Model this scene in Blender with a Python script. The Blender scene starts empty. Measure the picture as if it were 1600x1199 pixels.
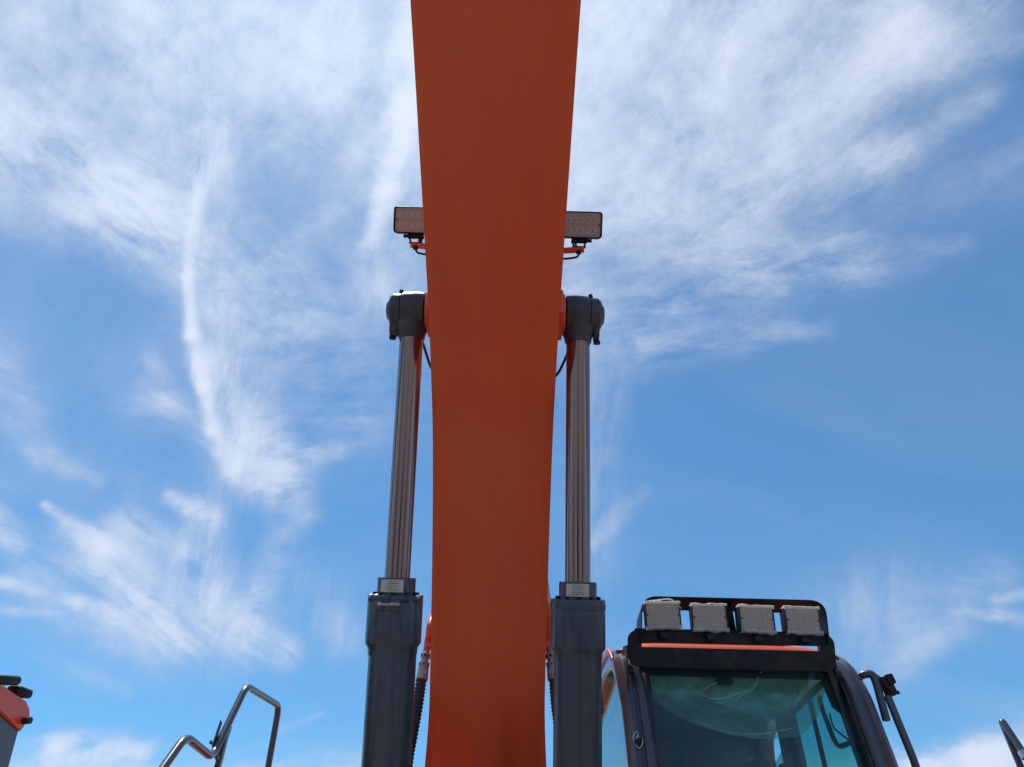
import bpy, bmesh, math, random
from mathutils import Vector, Matrix, noise as mnoise
random.seed(7)
R = math.radians
scene = bpy.context.scene

# ------------------------------------------------------------------ camera, sky, sun, exposure
PITCH, ROLL, FPX, CAMH = 40.0, 1.37, 1150.0, 1.6
F = Vector((0, math.cos(R(PITCH)), math.sin(R(PITCH))))
up0 = Vector((0, -math.sin(R(PITCH)), math.cos(R(PITCH))))
rt0 = Vector((1, 0, 0))
RT = rt0 * math.cos(R(ROLL)) + up0 * math.sin(R(ROLL))
UP = up0 * math.cos(R(ROLL)) - rt0 * math.sin(R(ROLL))
EYE = Vector((0, 0, CAMH))
cam = bpy.data.cameras.new('camera')
cam.sensor_width = 36.0
cam.lens = 36.0 * FPX / 1600.0
cam.clip_start = 0.05
cam.clip_end = 5000
camo = bpy.data.objects.new('camera', cam)
scene.collection.objects.link(camo)
M = Matrix((RT, UP, -F)).transposed().to_4x4()
M.translation = EYE
camo.matrix_world = M
scene.camera = camo

SUN = Vector((-0.20, 0.25, 0.947)).normalized()      # direction towards the sun
sun_el = math.asin(SUN.z)
sun_az = math.atan2(SUN.x, SUN.y)                     # clockwise from +Y
sl = bpy.data.lights.new('sun', 'SUN')
sl.energy = 4.0
sl.angle = R(0.5)
sl.color = (1.0, 0.95, 0.87)
so = bpy.data.objects.new('sun', sl)
scene.collection.objects.link(so)
so.location = (0, 0, 30)
so.rotation_euler = (-SUN).to_track_quat('-Z', 'Y').to_euler()

scene.view_settings.view_transform = 'Standard'
scene.view_settings.look = 'None'
scene.view_settings.gamma = 1.0
scene.view_settings.exposure = 0.0
scene.view_settings.use_curve_mapping = False
scene.render.film_transparent = False
try:
    scene.cycles.max_bounces = 10
    scene.cycles.transparent_max_bounces = 16
except Exception:
    pass


def ray(px, py):
    """world direction seen in the photograph's direction (px, py): used to survey positions"""
    return (F + RT * ((px - 800) / FPX) + UP * ((599.5 - py) / FPX)).normalized()


def PY(px, py, Y):
    d = ray(px, py)
    return EYE + d * (Y / d.y)


def PX(px, py, X):
    d = ray(px, py)
    return EYE + d * (X / d.x)


SKY_STRENGTH = 0.1
world = bpy.data.worlds.new('World')
scene.world = world
world.use_nodes = True
wn, wl = world.node_tree.nodes, world.node_tree.links
wn.clear()


def nd(nodes, typ, **kw):
    n = nodes.new(typ)
    for k, v in kw.items():
        if k == 'inp':
            for kk, vv in v.items():
                n.inputs[kk].default_value = vv
        else:
            setattr(n, k, v)
    return n


def math_n(nodes, links, op, a, b=None, c=None, clamp=False):
    n = nodes.new('ShaderNodeMath')
    n.operation = op
    n.use_clamp = clamp
    for i, v in enumerate((a, b, c)):
        if v is None:
            continue
        if isinstance(v, (int, float)):
            n.inputs[i].default_value = v
        else:
            links.new(v, n.inputs[i])
    return n.outputs[0]


def vmath(nodes, links, op, a, b=None, scale=None):
    n = nodes.new('ShaderNodeVectorMath')
    n.operation = op
    for i, v in enumerate((a, b)):
        if v is None:
            continue
        if isinstance(v, (tuple, list, Vector)):
            n.inputs[i].default_value = tuple(v)
        else:
            links.new(v, n.inputs[i])
    if scale is not None:
        if isinstance(scale, (int, float)):
            n.inputs['Scale'].default_value = scale
        else:
            links.new(scale, n.inputs['Scale'])
    return n


# cirrus streaks: sky direction of both ends (surveyed), half widths in 1/1150 rad, density, fibre class
# classes: v = steep fibres, d = falling to the right, h = level ripples, u = rising to the right
STREAKS = [
    # the long vertical streak with a crisp left side
    (316, 200, 302, 320, 26, 16, 0.60, 'v'), (306, 300, 294, 430, 10, 8, 0.75, 's'),
    (294, 430, 299, 520, 8, 9, 1.0, 's'), (299, 520, 316, 600, 9, 10, 1.0, 's'),
    (316, 600, 332, 670, 10, 11, 0.85, 's'), (332, 670, 362, 735, 12, 16, 0.7, 's'),
    (322, 560, 370, 720, 22, 40, 0.55, 'v'), (345, 560, 430, 745, 26, 52, 0.50, 'v'),
    (400, 700, 478, 800, 48, 20, 0.85, 'h'), (330, 420, 400, 600, 40, 60, 0.26, 'v'),
    (450, 720, 530, 705, 30, 14, 0.30, 'h'),
    # veil upper left
    (0, 30, 640, -40, 200, 260, 0.95, 'f'), (0, 190, 240, 350, 120, 60, 0.90, 'd'),
    (-60, 230, 120, 290, 90, 90, 0.6, 'f'), (190, 300, 430, 470, 70, 70, 0.50, 'd'),
    (250, 60, 310, 230, 90, 60, 0.40, 'v'), (380, 60, 560, 200, 170, 120, 0.50, 'f'),
    (400, 440, 560, 620, 110, 100, 0.34, 'h'), (430, 390, 560, 310, 16, 26, 0.25, 'u'),
    (310, 250, 340, 470, 50, 60, 0.30, 'v'),
    # streak beside the boom
    (662, 20, 634, 170, 34, 24, 0.95, 's'), (634, 170, 604, 290, 20, 17, 1.25, 's'),
    (604, 290, 580, 385, 16, 12, 0.95, 's'), (580, 385, 585, 470, 20, 30, 0.35, 'v'), (650, 150, 620, 440, 55, 70, 0.55, 'f'),
    # small wisps mid left
    (-20, 500, 230, 620, 120, 130, 0.17, 'f'), (60, 720, 200, 760, 60, 60, 0.16, 'f'),
    (232, 555, 262, 640, 16, 26, 0.30, 'd'), (262, 630, 335, 715, 20, 9, 0.40, 'd'),
    (60, 695, 150, 748, 22, 9, 0.42, 'd'), (-20, 560, 30, 640, 50, 40, 0.35, 'd'), (220, 620, 275, 650, 22, 20, 0.3, 'h'),
    # feathered bank lower left
    (74, 786, 150, 860, 7, 22, 0.95, 'd'), (150, 860, 250, 990, 34, 44, 0.85, 'd'),
    (-20, 795, 25, 850, 34, 16, 1.0, 'd'), (-20, 905, 120, 945, 10, 10, 1.0, 's'),
    (120, 945, 300, 1012, 12, 20, 0.85, 'd'), (-10, 950, 90, 962, 9, 7, 0.8, 'h'),
    (185, 812, 290, 865, 22, 20, 0.60, 'd'), (262, 778, 330, 812, 12, 15, 0.95, 'h'),
    (320, 800, 345, 950, 30, 42, 0.70, 'v'), (300, 960, 445, 1022, 44, 22, 0.95, 'd'),
    (80, 900, 190, 960, 70, 60, 0.50, 'd'), (268, 985, 279, 1030, 7, 3, 0.9, 's'),
    (380, 975, 450, 850, 40, 24, 0.42, 'h'), (60, 1040, 190, 1080, 22, 16, 0.30, 'd'),
    (250, 870, 340, 1000, 60, 60, 0.35, 'v'), (480, 920, 540, 1000, 50, 30, 0.26, 'v'),
    # far banks low over the horizon
    (90, 1172, 230, 1176, 22, 18, 1.1, 'h'), (-40, 1240, 560, 1226, 52, 36, 1.4, 'h'),
    (440, 1140, 500, 1115, 9, 5, 0.3, 'u'),
    (1430, 1190, 1530, 1178, 16, 20, 1.3, 'h'), (1530, 1178, 1720, 1150, 22, 34, 1.5, 'h'),
    (1250, 1245, 1700, 1225, 48, 52, 1.6, 'h'),
    # big sheet upper right
    (880, 0, 1400, 10, 200, 120, 1.05, 'f'), (880, 190, 1280, 120, 150, 110, 0.85, 'f'),
    (900, 320, 1160, 260, 100, 60, 0.60, 'u'), (1240, 225, 1420, 60, 50, 50, 0.70, 'u'),
    (1400, 70, 1540, 10, 60, 40, 0.70, 'u'), (1100, 340, 1400, 230, 60, 30, 0.45, 'u'),
    (1380, 260, 1540, 150, 34, 26, 0.42, 'u'), (1480, 100, 1620, 60, 24, 20, 0.35, 'h'),
    (900, 330, 1330, 400, 70, 50, 0.34, 'h'), (900, 470, 1180, 440, 80, 60, 0.42, 'h'),
    (1000, 550, 1290, 510, 34, 14, 0.32, 'h'), (1180, 430, 1500, 385, 40, 20, 0.30, 'h'), (1200, 330, 1600, 260, 60, 60, 0.22, 'u'),
    # faint veils right of the rod and over the cab
    (925, 560, 935, 900, 36, 40, 0.30, 'v'), (930, 845, 1008, 768, 18, 8, 0.42, 'u'),
    (1320, 985, 1400, 900, 70, 50, 0.26, 'v'), (1385, 1040, 1500, 975, 26, 30, 0.45, 'u'),
    (1490, 952, 1560, 966, 8, 7, 0.55, 'h'), (1560, 935, 1620, 925, 10, 8, 0.5, 'h'),
    (1420, 960, 1560, 900, 40, 30, 0.24, 'h'), (1560, 960, 1620, 975, 10, 12, 0.5, 'h'),
]

# --- node group for one streak
g = bpy.data.node_groups.new('cirrus_streak', 'ShaderNodeTree')
for nme, typ in (('D', 'NodeSocketVector'), ('A', 'NodeSocketVector'), ('T', 'NodeSocketVector'),
                 ('L', 'NodeSocketFloat'), ('W0', 'NodeSocketFloat'), ('W1', 'NodeSocketFloat'),
                 ('S', 'NodeSocketFloat'), ('Acc', 'NodeSocketFloat')):
    g.interface.new_socket(name=nme, in_out='INPUT', socket_type=typ)
g.interface.new_socket(name='Out', in_out='OUTPUT', socket_type='NodeSocketFloat')
gn, gl = g.nodes, g.links
gi, go = gn.new('NodeGroupInput'), gn.new('NodeGroupOutput')
# (the previous streak's sum enters with no weight, so the streaks are evaluated one after the other)
sm = gn.new('ShaderNodeVectorMath')
sm.operation = 'MULTIPLY_ADD'
gl.new(gi.outputs['Acc'], sm.inputs[0])
sm.inputs[1].default_value = (1e-7, 1e-7, 1e-7)
gl.new(gi.outputs['D'], sm.inputs[2])
q = vmath(gn, gl, 'SUBTRACT', sm.outputs[0], gi.outputs['A']).outputs[0]
al = vmath(gn, gl, 'DOT_PRODUCT', q, gi.outputs['T']).outputs['Value']
h = math_n(gn, gl, 'DIVIDE', al, gi.outputs['L'], clamp=True)
hl = math_n(gn, gl, 'MULTIPLY', h, gi.outputs['L'])
foot = vmath(gn, gl, 'SCALE', gi.outputs['T'], scale=hl).outputs[0]
dist = vmath(gn, gl, 'DISTANCE', q, foot).outputs['Value']
wd = math_n(gn, gl, 'SUBTRACT', gi.outputs['W1'], gi.outputs['W0'])
wi = math_n(gn, gl, 'MULTIPLY_ADD', h, wd, gi.outputs['W0'])
rr = math_n(gn, gl, 'DIVIDE', dist, wi)
e = math_n(gn, gl, 'MULTIPLY', rr, rr)
e = math_n(gn, gl, 'MULTIPLY', e, -0.9)
e = math_n(gn, gl, 'EXPONENT', e)
e = math_n(gn, gl, 'MULTIPLY_ADD', e, gi.outputs['S'], gi.outputs['Acc'])
gl.new(e, go.inputs[0])

tc = wn.new('ShaderNodeTexCoord')
D = vmath(wn, wl, 'NORMALIZE', tc.outputs['Generated']).outputs[0]
# the wind drags the streaks out of true: two scales of warp
w1 = nd(wn, 'ShaderNodeTexNoise', inp={'Scale': 4.5, 'Detail': 2.0, 'Roughness': 0.5})
w2 = nd(wn, 'ShaderNodeTexNoise', inp={'Scale': 22.0, 'Detail': 4.0, 'Roughness': 0.6})
wl.new(D, w1.inputs['Vector'])
wl.new(D, w2.inputs['Vector'])
c1 = vmath(wn, wl, 'SUBTRACT', w1.outputs['Color'], (0.5, 0.5, 0.5)).outputs[0]
c2 = vmath(wn, wl, 'SUBTRACT', w2.outputs['Color'], (0.5, 0.5, 0.5)).outputs[0]
c1 = vmath(wn, wl, 'SCALE', c1, scale=0.022).outputs[0]
c2 = vmath(wn, wl, 'SCALE', c2, scale=0.013).outputs[0]
DW = vmath(wn, wl, 'ADD', D, c1).outputs[0]
DW = vmath(wn, wl, 'ADD', DW, c2).outputs[0]

# fibres in four directions: noise stretched along a direction of the cloud sheet
sums = {}
for k, ang, lo_, hi_, stx, scl in (('v', 84, .12, 1.6, .18, 24.), ('d', -38, .12, 1.6, .18, 24.), ('h', 8, .15, 1.5, .32, 30.), ('u', 34, .30, 1.4, .25, 20.),
                                 ('s', 84, 1.1, 1.7, .2, 24.), ('f', 60, .58, 1.30, .40, 11.)):
    a = R(ang)
    # basis of the middle of the view as a fixed world frame
    tdir = (rt0 * math.cos(a) + up0 * math.sin(a))
    ndir = (-rt0 * math.sin(a) + up0 * math.cos(a))
    st = stx
    x = vmath(wn, wl, 'DOT_PRODUCT', DW, tuple(tdir * st)).outputs['Value']
    y = vmath(wn, wl, 'DOT_PRODUCT', DW, tuple(ndir)).outputs['Value']
    z = vmath(wn, wl, 'DOT_PRODUCT', D, tuple(F * 0.6)).outputs['Value']
    cb = wn.new('ShaderNodeCombineXYZ')
    wl.new(x, cb.inputs[0]); wl.new(y, cb.inputs[1]); wl.new(z, cb.inputs[2])
    nt = nd(wn, 'ShaderNodeTexNoise', inp={'Scale': scl, 'Detail': 7.0, 'Roughness': 0.66, 'Distortion': 0.15})
    wl.new(cb.outputs[0], nt.inputs['Vector'])
    mr = nd(wn, 'ShaderNodeMapRange', clamp=True, inp={'From Min': 0.34, 'From Max': 0.66, 'To Min': lo_, 'To Max': hi_})
    wl.new(nt.outputs['Fac'], mr.inputs['Value'])
    sums[k] = [0.0, mr.outputs['Result']]

FIB = {k: v[1] for k, v in sums.items()}
# the rest of the sky: the same thin cirrus, laid out on a level sheet high above
sx = wn.new('ShaderNodeSeparateXYZ')
wl.new(D, sx.inputs[0])
zc = math_n(wn, wl, 'MAXIMUM', sx.outputs[2], 0.0)
zc = math_n(wn, wl, 'ADD', zc, 0.22)
cb = wn.new('ShaderNodeCombineXYZ')
wl.new(math_n(wn, wl, 'DIVIDE', sx.outputs[0], zc), cb.inputs[0])
wl.new(math_n(wn, wl, 'DIVIDE', sx.outputs[1], zc), cb.inputs[1])
gen = nd(wn, 'ShaderNodeTexNoise', inp={'Scale': 1.5, 'Detail': 7.0, 'Roughness': 0.58, 'Distortion': 0.7})
mp = wn.new('ShaderNodeMapping')
mp.inputs['Rotation'].default_value = (0, 0, R(25))
mp.inputs['Scale'].default_value = (0.5, 1.5, 1)
wl.new(cb.outputs[0], mp.inputs[0])
wl.new(mp.outputs[0], gen.inputs['Vector'])
gm = nd(wn, 'ShaderNodeMapRange', clamp=True, inp={'From Min': 0.47, 'From Max': 0.80, 'To Min': 0.0, 'To Max': 1.0})
wl.new(gen.outputs['Fac'], gm.inputs['Value'])
# faint where the surveyed streaks already are, full elsewhere
fd = vmath(wn, wl, 'DOT_PRODUCT', D, tuple(F)).outputs['Value']
gw = nd(wn, 'ShaderNodeMapRange', clamp=True, inp={'From Min': 0.60, 'From Max': 0.80, 'To Min': 1.0, 'To Max': 0.16})
wl.new(fd, gw.inputs['Value'])
gv = math_n(wn, wl, 'MULTIPLY', gm.outputs[0], gw.outputs[0])
# torn fine structure over all streaks
fn = nd(wn, 'ShaderNodeTexNoise', inp={'Scale': 11.0, 'Detail': 9.0, 'Roughness': 0.70, 'Distortion': 0.0})
wl.new(DW, fn.inputs['Vector'])
fm = nd(wn, 'ShaderNodeMapRange', clamp=True, inp={'From Min': 0.33, 'From Max': 0.67, 'To Min': 0.50, 'To Max': 1.45})
wl.new(fn.outputs['Fac'], fm.inputs['Value'])
FINE = fm.outputs[0]
# an even breath of high haze
gv = math_n(wn, wl, 'ADD', gv, 0.06)
sky = nd(wn, 'ShaderNodeTexSky', sky_type='NISHITA')
sky.sun_disc = False
sky.sun_elevation = sun_el
sky.sun_rotation = sun_az
sky.altitude = 0
sky.air_density = 1.0
sky.dust_density = 0.2
sky.ozone_density = 3.0
skc = vmath(wn, wl, 'MULTIPLY', sky.outputs[0], (0.62, 1.22, 1.45)).outputs[0]
SKYMUL = skc.node
# thin cloud scatters forward: brighter towards the sun
sd = vmath(wn, wl, 'DOT_PRODUCT', D, tuple(SUN)).outputs['Value']
sd = math_n(wn, wl, 'MAXIMUM', sd, 0.0)
sd = math_n(wn, wl, 'POWER', sd, 8.0)
cbr = math_n(wn, wl, 'MULTIPLY_ADD', sd, 1.2, 7.0)
cc = vmath(wn, wl, 'SCALE', (0.95, 1.05, 1.24), scale=cbr).outputs[0]


def sky_part(streaks):
    """background shader for one part of the sky: clear sky, thin cirrus and the streaks that cross it"""
    acc = {}
    for (x0, y0, x1, y1, wa, wb, s, k) in streaks:
        A, B = ray(x0, y0), ray(x1, y1)
        n = wn.new('ShaderNodeGroup')
        n.node_tree = g
        wl.new(DW, n.inputs['D'])
        n.inputs['A'].default_value = tuple(A)
        n.inputs['T'].default_value = tuple((B - A).normalized())
        n.inputs['L'].default_value = (B - A).length
        # directions away from the middle of the view subtend less angle per survey unit
        n.inputs['W0'].default_value = wa / FPX * (A.dot(F)) ** 1.5
        n.inputs['W1'].default_value = wb / FPX * (B.dot(F)) ** 1.5
        n.inputs['S'].default_value = s
        if k in acc:
            wl.new(acc[k], n.inputs['Acc'])
        else:
            n.inputs['Acc'].default_value = 1e-6
        acc[k] = n.outputs[0]
    tot = 0.0
    for k, a in acc.items():
        tot = math_n(wn, wl, 'MULTIPLY_ADD', a, FIB[k], tot)
    tot = math_n(wn, wl, 'MULTIPLY_ADD', tot, FINE, gv)
    al = math_n(wn, wl, 'MULTIPLY', tot, -1.05)
    al = math_n(wn, wl, 'EXPONENT', al)
    al = math_n(wn, wl, 'SUBTRACT', 1.0, al)
    al = math_n(wn, wl, 'MULTIPLY', al, 0.95)
    mx = nd(wn, 'ShaderNodeMix', data_type='RGBA')
    wl.new(al, mx.inputs[0])
    wl.new(skc, mx.inputs[6])
    # thicker cloud is whiter
    thick = math_n(wn, wl, 'MULTIPLY_ADD', al, 0.30, 0.82)
    wl.new(vmath(wn, wl, 'SCALE', cc, scale=thick).outputs[0], mx.inputs[7])
    b = nd(wn, 'ShaderNodeBackground', inp={'Strength': SKY_STRENGTH})
    wl.new(mx.outputs[2], b.inputs['Color'])
    return b.outputs[0]


def reach(st, box_):
    """does a streak reach into a rectangle of directions (survey units)?"""
    x0, y0, x1, y1, wa, wb = st[:6]
    for i_ in range(41):
        t_ = i_ / 40
        w_ = (wa + (wb - wa) * t_) * 2.5 + 45
        x_, y_ = x0 + (x1 - x0) * t_, y0 + (y1 - y0) * t_
        if box_[0] - w_ < x_ < box_[2] + w_ and box_[1] - w_ < y_ < box_[3] + w_:
            return True
    return False


# each part only evaluates its own streaks (planes through the eye separate the parts)
sepu = vmath(wn, wl, 'DOT_PRODUCT', D, tuple(RT)).outputs['Value']
sepv = vmath(wn, wl, 'DOT_PRODUCT', D, tuple(UP)).outputs['Value']
fpos = math_n(wn, wl, 'MAXIMUM', fd, 0.05)
su = math_n(wn, wl, 'DIVIDE', sepu, fpos)
sv = math_n(wn, wl, 'DIVIDE', sepv, fpos)


def split(fac, lo, hi):
    m = wn.new('ShaderNodeMixShader')
    wl.new(fac, m.inputs[0])
    wl.new(lo, m.inputs[1])
    wl.new(hi, m.inputs[2])
    return m.outputs[0]


def column(xa, xb, cuts):
    ys = [-900] + cuts + [2100]
    parts = [sky_part([st for st in STREAKS if reach(st, (xa, ys[i_], xb, ys[i_ + 1]))]) for i_ in range(len(ys) - 1)]
    cur = parts[0]
    for i_, yc in enumerate(cuts):
        fac = math_n(wn, wl, 'LESS_THAN', sv, (599.5 - yc) / FPX)      # below the cut
        cur = split(fac, cur, parts[i_ + 1])
    return cur


left_a = column(-900, 240, [480, 760])
left_b = column(240, 776, [480, 760])
right_a = column(776, 1180, [480, 760])
right_b = column(1180, 2500, [480, 760])
lf = split(math_n(wn, wl, 'GREATER_THAN', su, (240 - 800) / FPX), left_a, left_b)
rg = split(math_n(wn, wl, 'GREATER_THAN', su, (1180 - 800) / FPX), right_a, right_b)
front = split(math_n(wn, wl, 'GREATER_THAN', su, (776 - 800) / FPX), lf, rg)
whole = split(math_n(wn, wl, 'GREATER_THAN', fd, 0.55), sky_part([]), front)
wo = wn.new('ShaderNodeOutputWorld')
wl.new(whole, wo.inputs[0])

# ------------------------------------------------------------------ materials
MATS = {}


def mat(name, col, rough=0.5, metal=0.0, coat=0.0, bump=0.0, bscale=60.0, var=0.0, vscale=3.0,
        stretch=(1, 1, 1), dust=0.0, dustcol=(0.32, 0.27, 0.21), rvar=0.0, spec=0.5):
    m = bpy.data.materials.new(name)
    m.use_nodes = True
    n, l = m.node_tree.nodes, m.node_tree.links
    b = n['Principled BSDF']
    b.inputs['Roughness'].default_value = rough
    b.inputs['Metallic'].default_value = metal
    b.inputs['Specular IOR Level'].default_value = spec
    b.inputs['Coat Weight'].default_value = coat
    b.inputs['Coat Roughness'].default_value = 0.12
    t = n.new('ShaderNodeTexCoord')
    mpn = n.new('ShaderNodeMapping')
    mpn.inputs['Scale'].default_value = stretch
    l.new(t.outputs['Object'], mpn.inputs[0])
    nz = nd(n, 'ShaderNodeTexNoise', inp={'Scale': vscale, 'Detail': 6.0, 'Roughness': 0.6})
    l.new(mpn.outputs[0], nz.inputs['Vector'])
    mr_ = nd(n, 'ShaderNodeMapRange', inp={'From Min': 0.3, 'From Max': 0.7, 'To Min': 1 - var, 'To Max': 1 + var})
    l.new(nz.outputs['Fac'], mr_.inputs['Value'])
    cv = vmath(n, l, 'SCALE', col, scale=mr_.outputs[0]).outputs[0]
    if dust > 0:
        dz = nd(n, 'ShaderNodeTexNoise', inp={'Scale': 14.0, 'Detail': 8.0, 'Roughness': 0.7})
        l.new(t.outputs['Object'], dz.inputs['Vector'])
        dm = nd(n, 'ShaderNodeMapRange', clamp=True, inp={'From Min': 0.45, 'From Max': 0.75, 'To Min': 0.0, 'To Max': dust})
        l.new(dz.outputs['Fac'], dm.inputs['Value'])
        dx = nd(n, 'ShaderNodeMix', data_type='RGBA')
        l.new(dm.outputs[0], dx.inputs[0])
        l.new(cv, dx.inputs[6])
        dx.inputs[7].default_value = (*dustcol, 1)
        cv = dx.outputs[2]
    l.new(cv, b.inputs['Base Color'])
    if rvar > 0:
        rm = nd(n, 'ShaderNodeMapRange', clamp=True, inp={'From Min': 0.3, 'From Max': 0.7, 'To Min': max(0.02, rough - rvar), 'To Max': rough + rvar})
        l.new(nz.outputs['Fac'], rm.inputs['Value'])
        l.new(rm.outputs[0], b.inputs['Roughness'])
    if bump > 0:
        bz = nd(n, 'ShaderNodeTexNoise', inp={'Scale': bscale, 'Detail': 3.0})
        l.new(mpn.outputs[0], bz.inputs['Vector'])
        bp = nd(n, 'ShaderNodeBump', inp={'Strength': bump, 'Distance': 0.004})
        l.new(bz.outputs['Fac'], bp.inputs['Height'])
        l.new(bp.outputs[0], b.inputs['Normal'])
    MATS[name] = m
    return m


mat('orange_paint', (0.86, 0.112, 0.026), 0.42, coat=0.22, bump=0.05, bscale=9, var=0.055, vscale=2.2, stretch=(3, 0.6, 0.6), dust=0.14, dustcol=(0.50, 0.20, 0.12), rvar=0.06)
mat('grey_paint', (0.044, 0.057, 0.086), 0.34, coat=0.25, bump=0.10, bscale=30, var=0.22, vscale=22, dust=0.05, rvar=0.08, stretch=(1, 0.06, 0.06))
mat('black_paint', (0.016, 0.019, 0.027), 0.55, coat=0.0, spec=0.22, bump=0.05, var=0.15, dust=0.10, rvar=0.08)
mat('cab_paint', (0.092, 0.088, 0.100), 0.28, metal=0.25, coat=0.6, bump=0.03, bscale=20, var=0.06, dust=0.08)
mat('cast_iron', (0.058, 0.060, 0.070), 0.40, metal=0.1, bump=0.2, bscale=120, var=0.2, vscale=9, dust=0.08)
mat('chrome', (0.29, 0.235, 0.245), 0.20, metal=1.0, rvar=0.05, var=0.34, vscale=110, stretch=(1, 0.0, 0.0))
mat('bright_steel', (0.55, 0.54, 0.52), 0.28, metal=0.9, bump=0.1, bscale=90, var=0.1)
mat('rail_paint', (0.060, 0.065, 0.080), 0.30, metal=0.0, coat=0.4, var=0.05)
mat('rubber', (0.022, 0.021, 0.022), 0.45, bump=0.2, bscale=90, var=0.2, dust=0.15)
mat('fitting', (0.42, 0.36, 0.31), 0.42, metal=0.4, bump=0.2, bscale=80, var=0.2, vscale=20)
mat('label', (0.55, 0.51, 0.48), 0.35, metal=0.3, var=0.06)
mat('label_print', (0.07, 0.06, 0.06), 0.6)
mat('lens', (0.42, 0.33, 0.295), 0.22, coat=0.5, var=0.05)
mat('led', (0.48, 0.385, 0.345), 0.35, metal=0.0, coat=0.6)
mat('interior', (0.17, 0.22, 0.25), 0.8, bump=0.2, bscale=60, var=0.1)
mat('seat_fabric', (0.035, 0.030, 0.032), 0.9, bump=0.4, bscale=120, var=0.2)
mat('brown_plastic', (0.10, 0.072, 0.064), 0.6, var=0.1)
mat('track_steel', (0.11, 0.09, 0.075), 0.6, metal=0.5, bump=0.4, bscale=40, var=0.3, dust=0.5)
mat('chromed_trim', (0.5, 0.5, 0.52), 0.18, metal=1.0)


def glass(name, tint, gloss=0.03):
    m = bpy.data.materials.new(name)
    m.use_nodes = True
    n, l = m.node_tree.nodes, m.node_tree.links
    n.clear()
    tr = nd(n, 'ShaderNodeBsdfTransparent', inp={'Color': (*tint, 1)})
    gs = nd(n, 'ShaderNodeBsdfGlossy', inp={'Roughness': gloss, 'Color': (0.95, 0.97, 1.0, 1)})
    gmn = n.new('ShaderNodeNewGeometry')
    dt = vmath(n, l, 'DOT_PRODUCT', gmn.outputs['Incoming'], gmn.outputs['Normal']).outputs['Value']
    dt = math_n(n, l, 'ABSOLUTE', dt)
    dt = math_n(n, l, 'SUBTRACT', 1.0, dt, clamp=True)
    dt = math_n(n, l, 'POWER', dt, 5.0)
    frs = math_n(n, l, 'MULTIPLY_ADD', dt, 0.95, 0.045)
    mx_ = n.new('ShaderNodeMixShader')
    l.new(frs, mx_.inputs[0])
    l.new(tr.outputs[0], mx_.inputs[1])
    l.new(gs.outputs[0], mx_.inputs[2])
    # thin dust on the pane, with sky light painted into its blue
    df = nd(n, 'ShaderNodeBsdfDiffuse', inp={'Color': (0.34, 0.48, 0.55, 1)})
    t = n.new('ShaderNodeTexCoord')
    nz = nd(n, 'ShaderNodeTexNoise', inp={'Scale': 3.0, 'Detail': 6.0})
    l.new(t.outputs['Object'], nz.inputs['Vector'])
    dm = nd(n, 'ShaderNodeMapRange', inp={'From Min': 0.3, 'From Max': 0.7, 'To Min': 0.05, 'To Max': 0.13})
    l.new(nz.outputs['Fac'], dm.inputs['Value'])
    m2 = n.new('ShaderNodeMixShader')
    l.new(dm.outputs[0], m2.inputs[0])
    l.new(mx_.outputs[0], m2.inputs[1])
    l.new(df.outputs[0], m2.inputs[2])
    o = n.new('ShaderNodeOutputMaterial')
    l.new(m2.outputs[0], o.inputs[0])
    MATS[name] = m


glass('tinted_glass', (0.50, 0.86, 0.83))


def film(name, lo, hi, scale, col=(0.75, 0.78, 0.76), warp=1.5, stretch=(1, 1, 1)):
    """clear packing film: mostly see-through, milky where it creases"""
    m = bpy.data.materials.new(name)
    m.use_nodes = True
    n, l = m.node_tree.nodes, m.node_tree.links
    n.clear()
    t = n.new('ShaderNodeTexCoord')
    mpn = n.new('ShaderNodeMapping')
    mpn.inputs['Scale'].default_value = stretch
    l.new(t.outputs['Object'], mpn.inputs[0])
    nz = nd(n, 'ShaderNodeTexNoise', inp={'Scale': scale, 'Detail': 5.0, 'Roughness': 0.6, 'Distortion': warp})
    l.new(mpn.outputs[0], nz.inputs['Vector'])
    mr_ = nd(n, 'ShaderNodeMapRange', clamp=True, inp={'From Min': 0.38, 'From Max': 0.72, 'To Min': lo, 'To Max': hi})
    l.new(nz.outputs['Fac'], mr_.inputs['Value'])
    bp = nd(n, 'ShaderNodeBump', inp={'Strength': 0.7, 'Distance': 0.02})
    l.new(nz.outputs['Fac'], bp.inputs['Height'])
    tr = n.new('ShaderNodeBsdfTransparent')
    tl = nd(n, 'ShaderNodeBsdfTranslucent', inp={'Color': (*col, 1)})
    df = nd(n, 'ShaderNodeBsdfDiffuse', inp={'Color': (*col, 1)})
    gs = nd(n, 'ShaderNodeBsdfGlossy', inp={'Roughness': 0.15})
    for s_ in (tl, df, gs):
        l.new(bp.outputs[0], s_.inputs['Normal'])
    a1 = nd(n, 'ShaderNodeMixShader', inp={0: 0.5})
    l.new(tl.outputs[0], a1.inputs[1]); l.new(df.outputs[0], a1.inputs[2])
    a2 = nd(n, 'ShaderNodeMixShader', inp={0: 0.15})
    l.new(a1.outputs[0], a2.inputs[1]); l.new(gs.outputs[0], a2.inputs[2])
    a3 = n.new('ShaderNodeMixShader')
    l.new(mr_.outputs[0], a3.inputs[0])
    l.new(tr.outputs[0], a3.inputs[1]); l.new(a2.outputs[0], a3.inputs[2])
    o = n.new('ShaderNodeOutputMaterial')
    l.new(a3.outputs[0], o.inputs[0])
    MATS[name] = m


film('packing_film', 0.34, 0.80, 2.6, col=(0.86, 0.84, 0.76), warp=2.0)
film('crumpled_film', 0.55, 0.95, 14, col=(0.85, 0.83, 0.80))
film('lens_film', 0.01, 0.06, 9, col=(0.7, 0.66, 0.64), warp=2.0)

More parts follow.
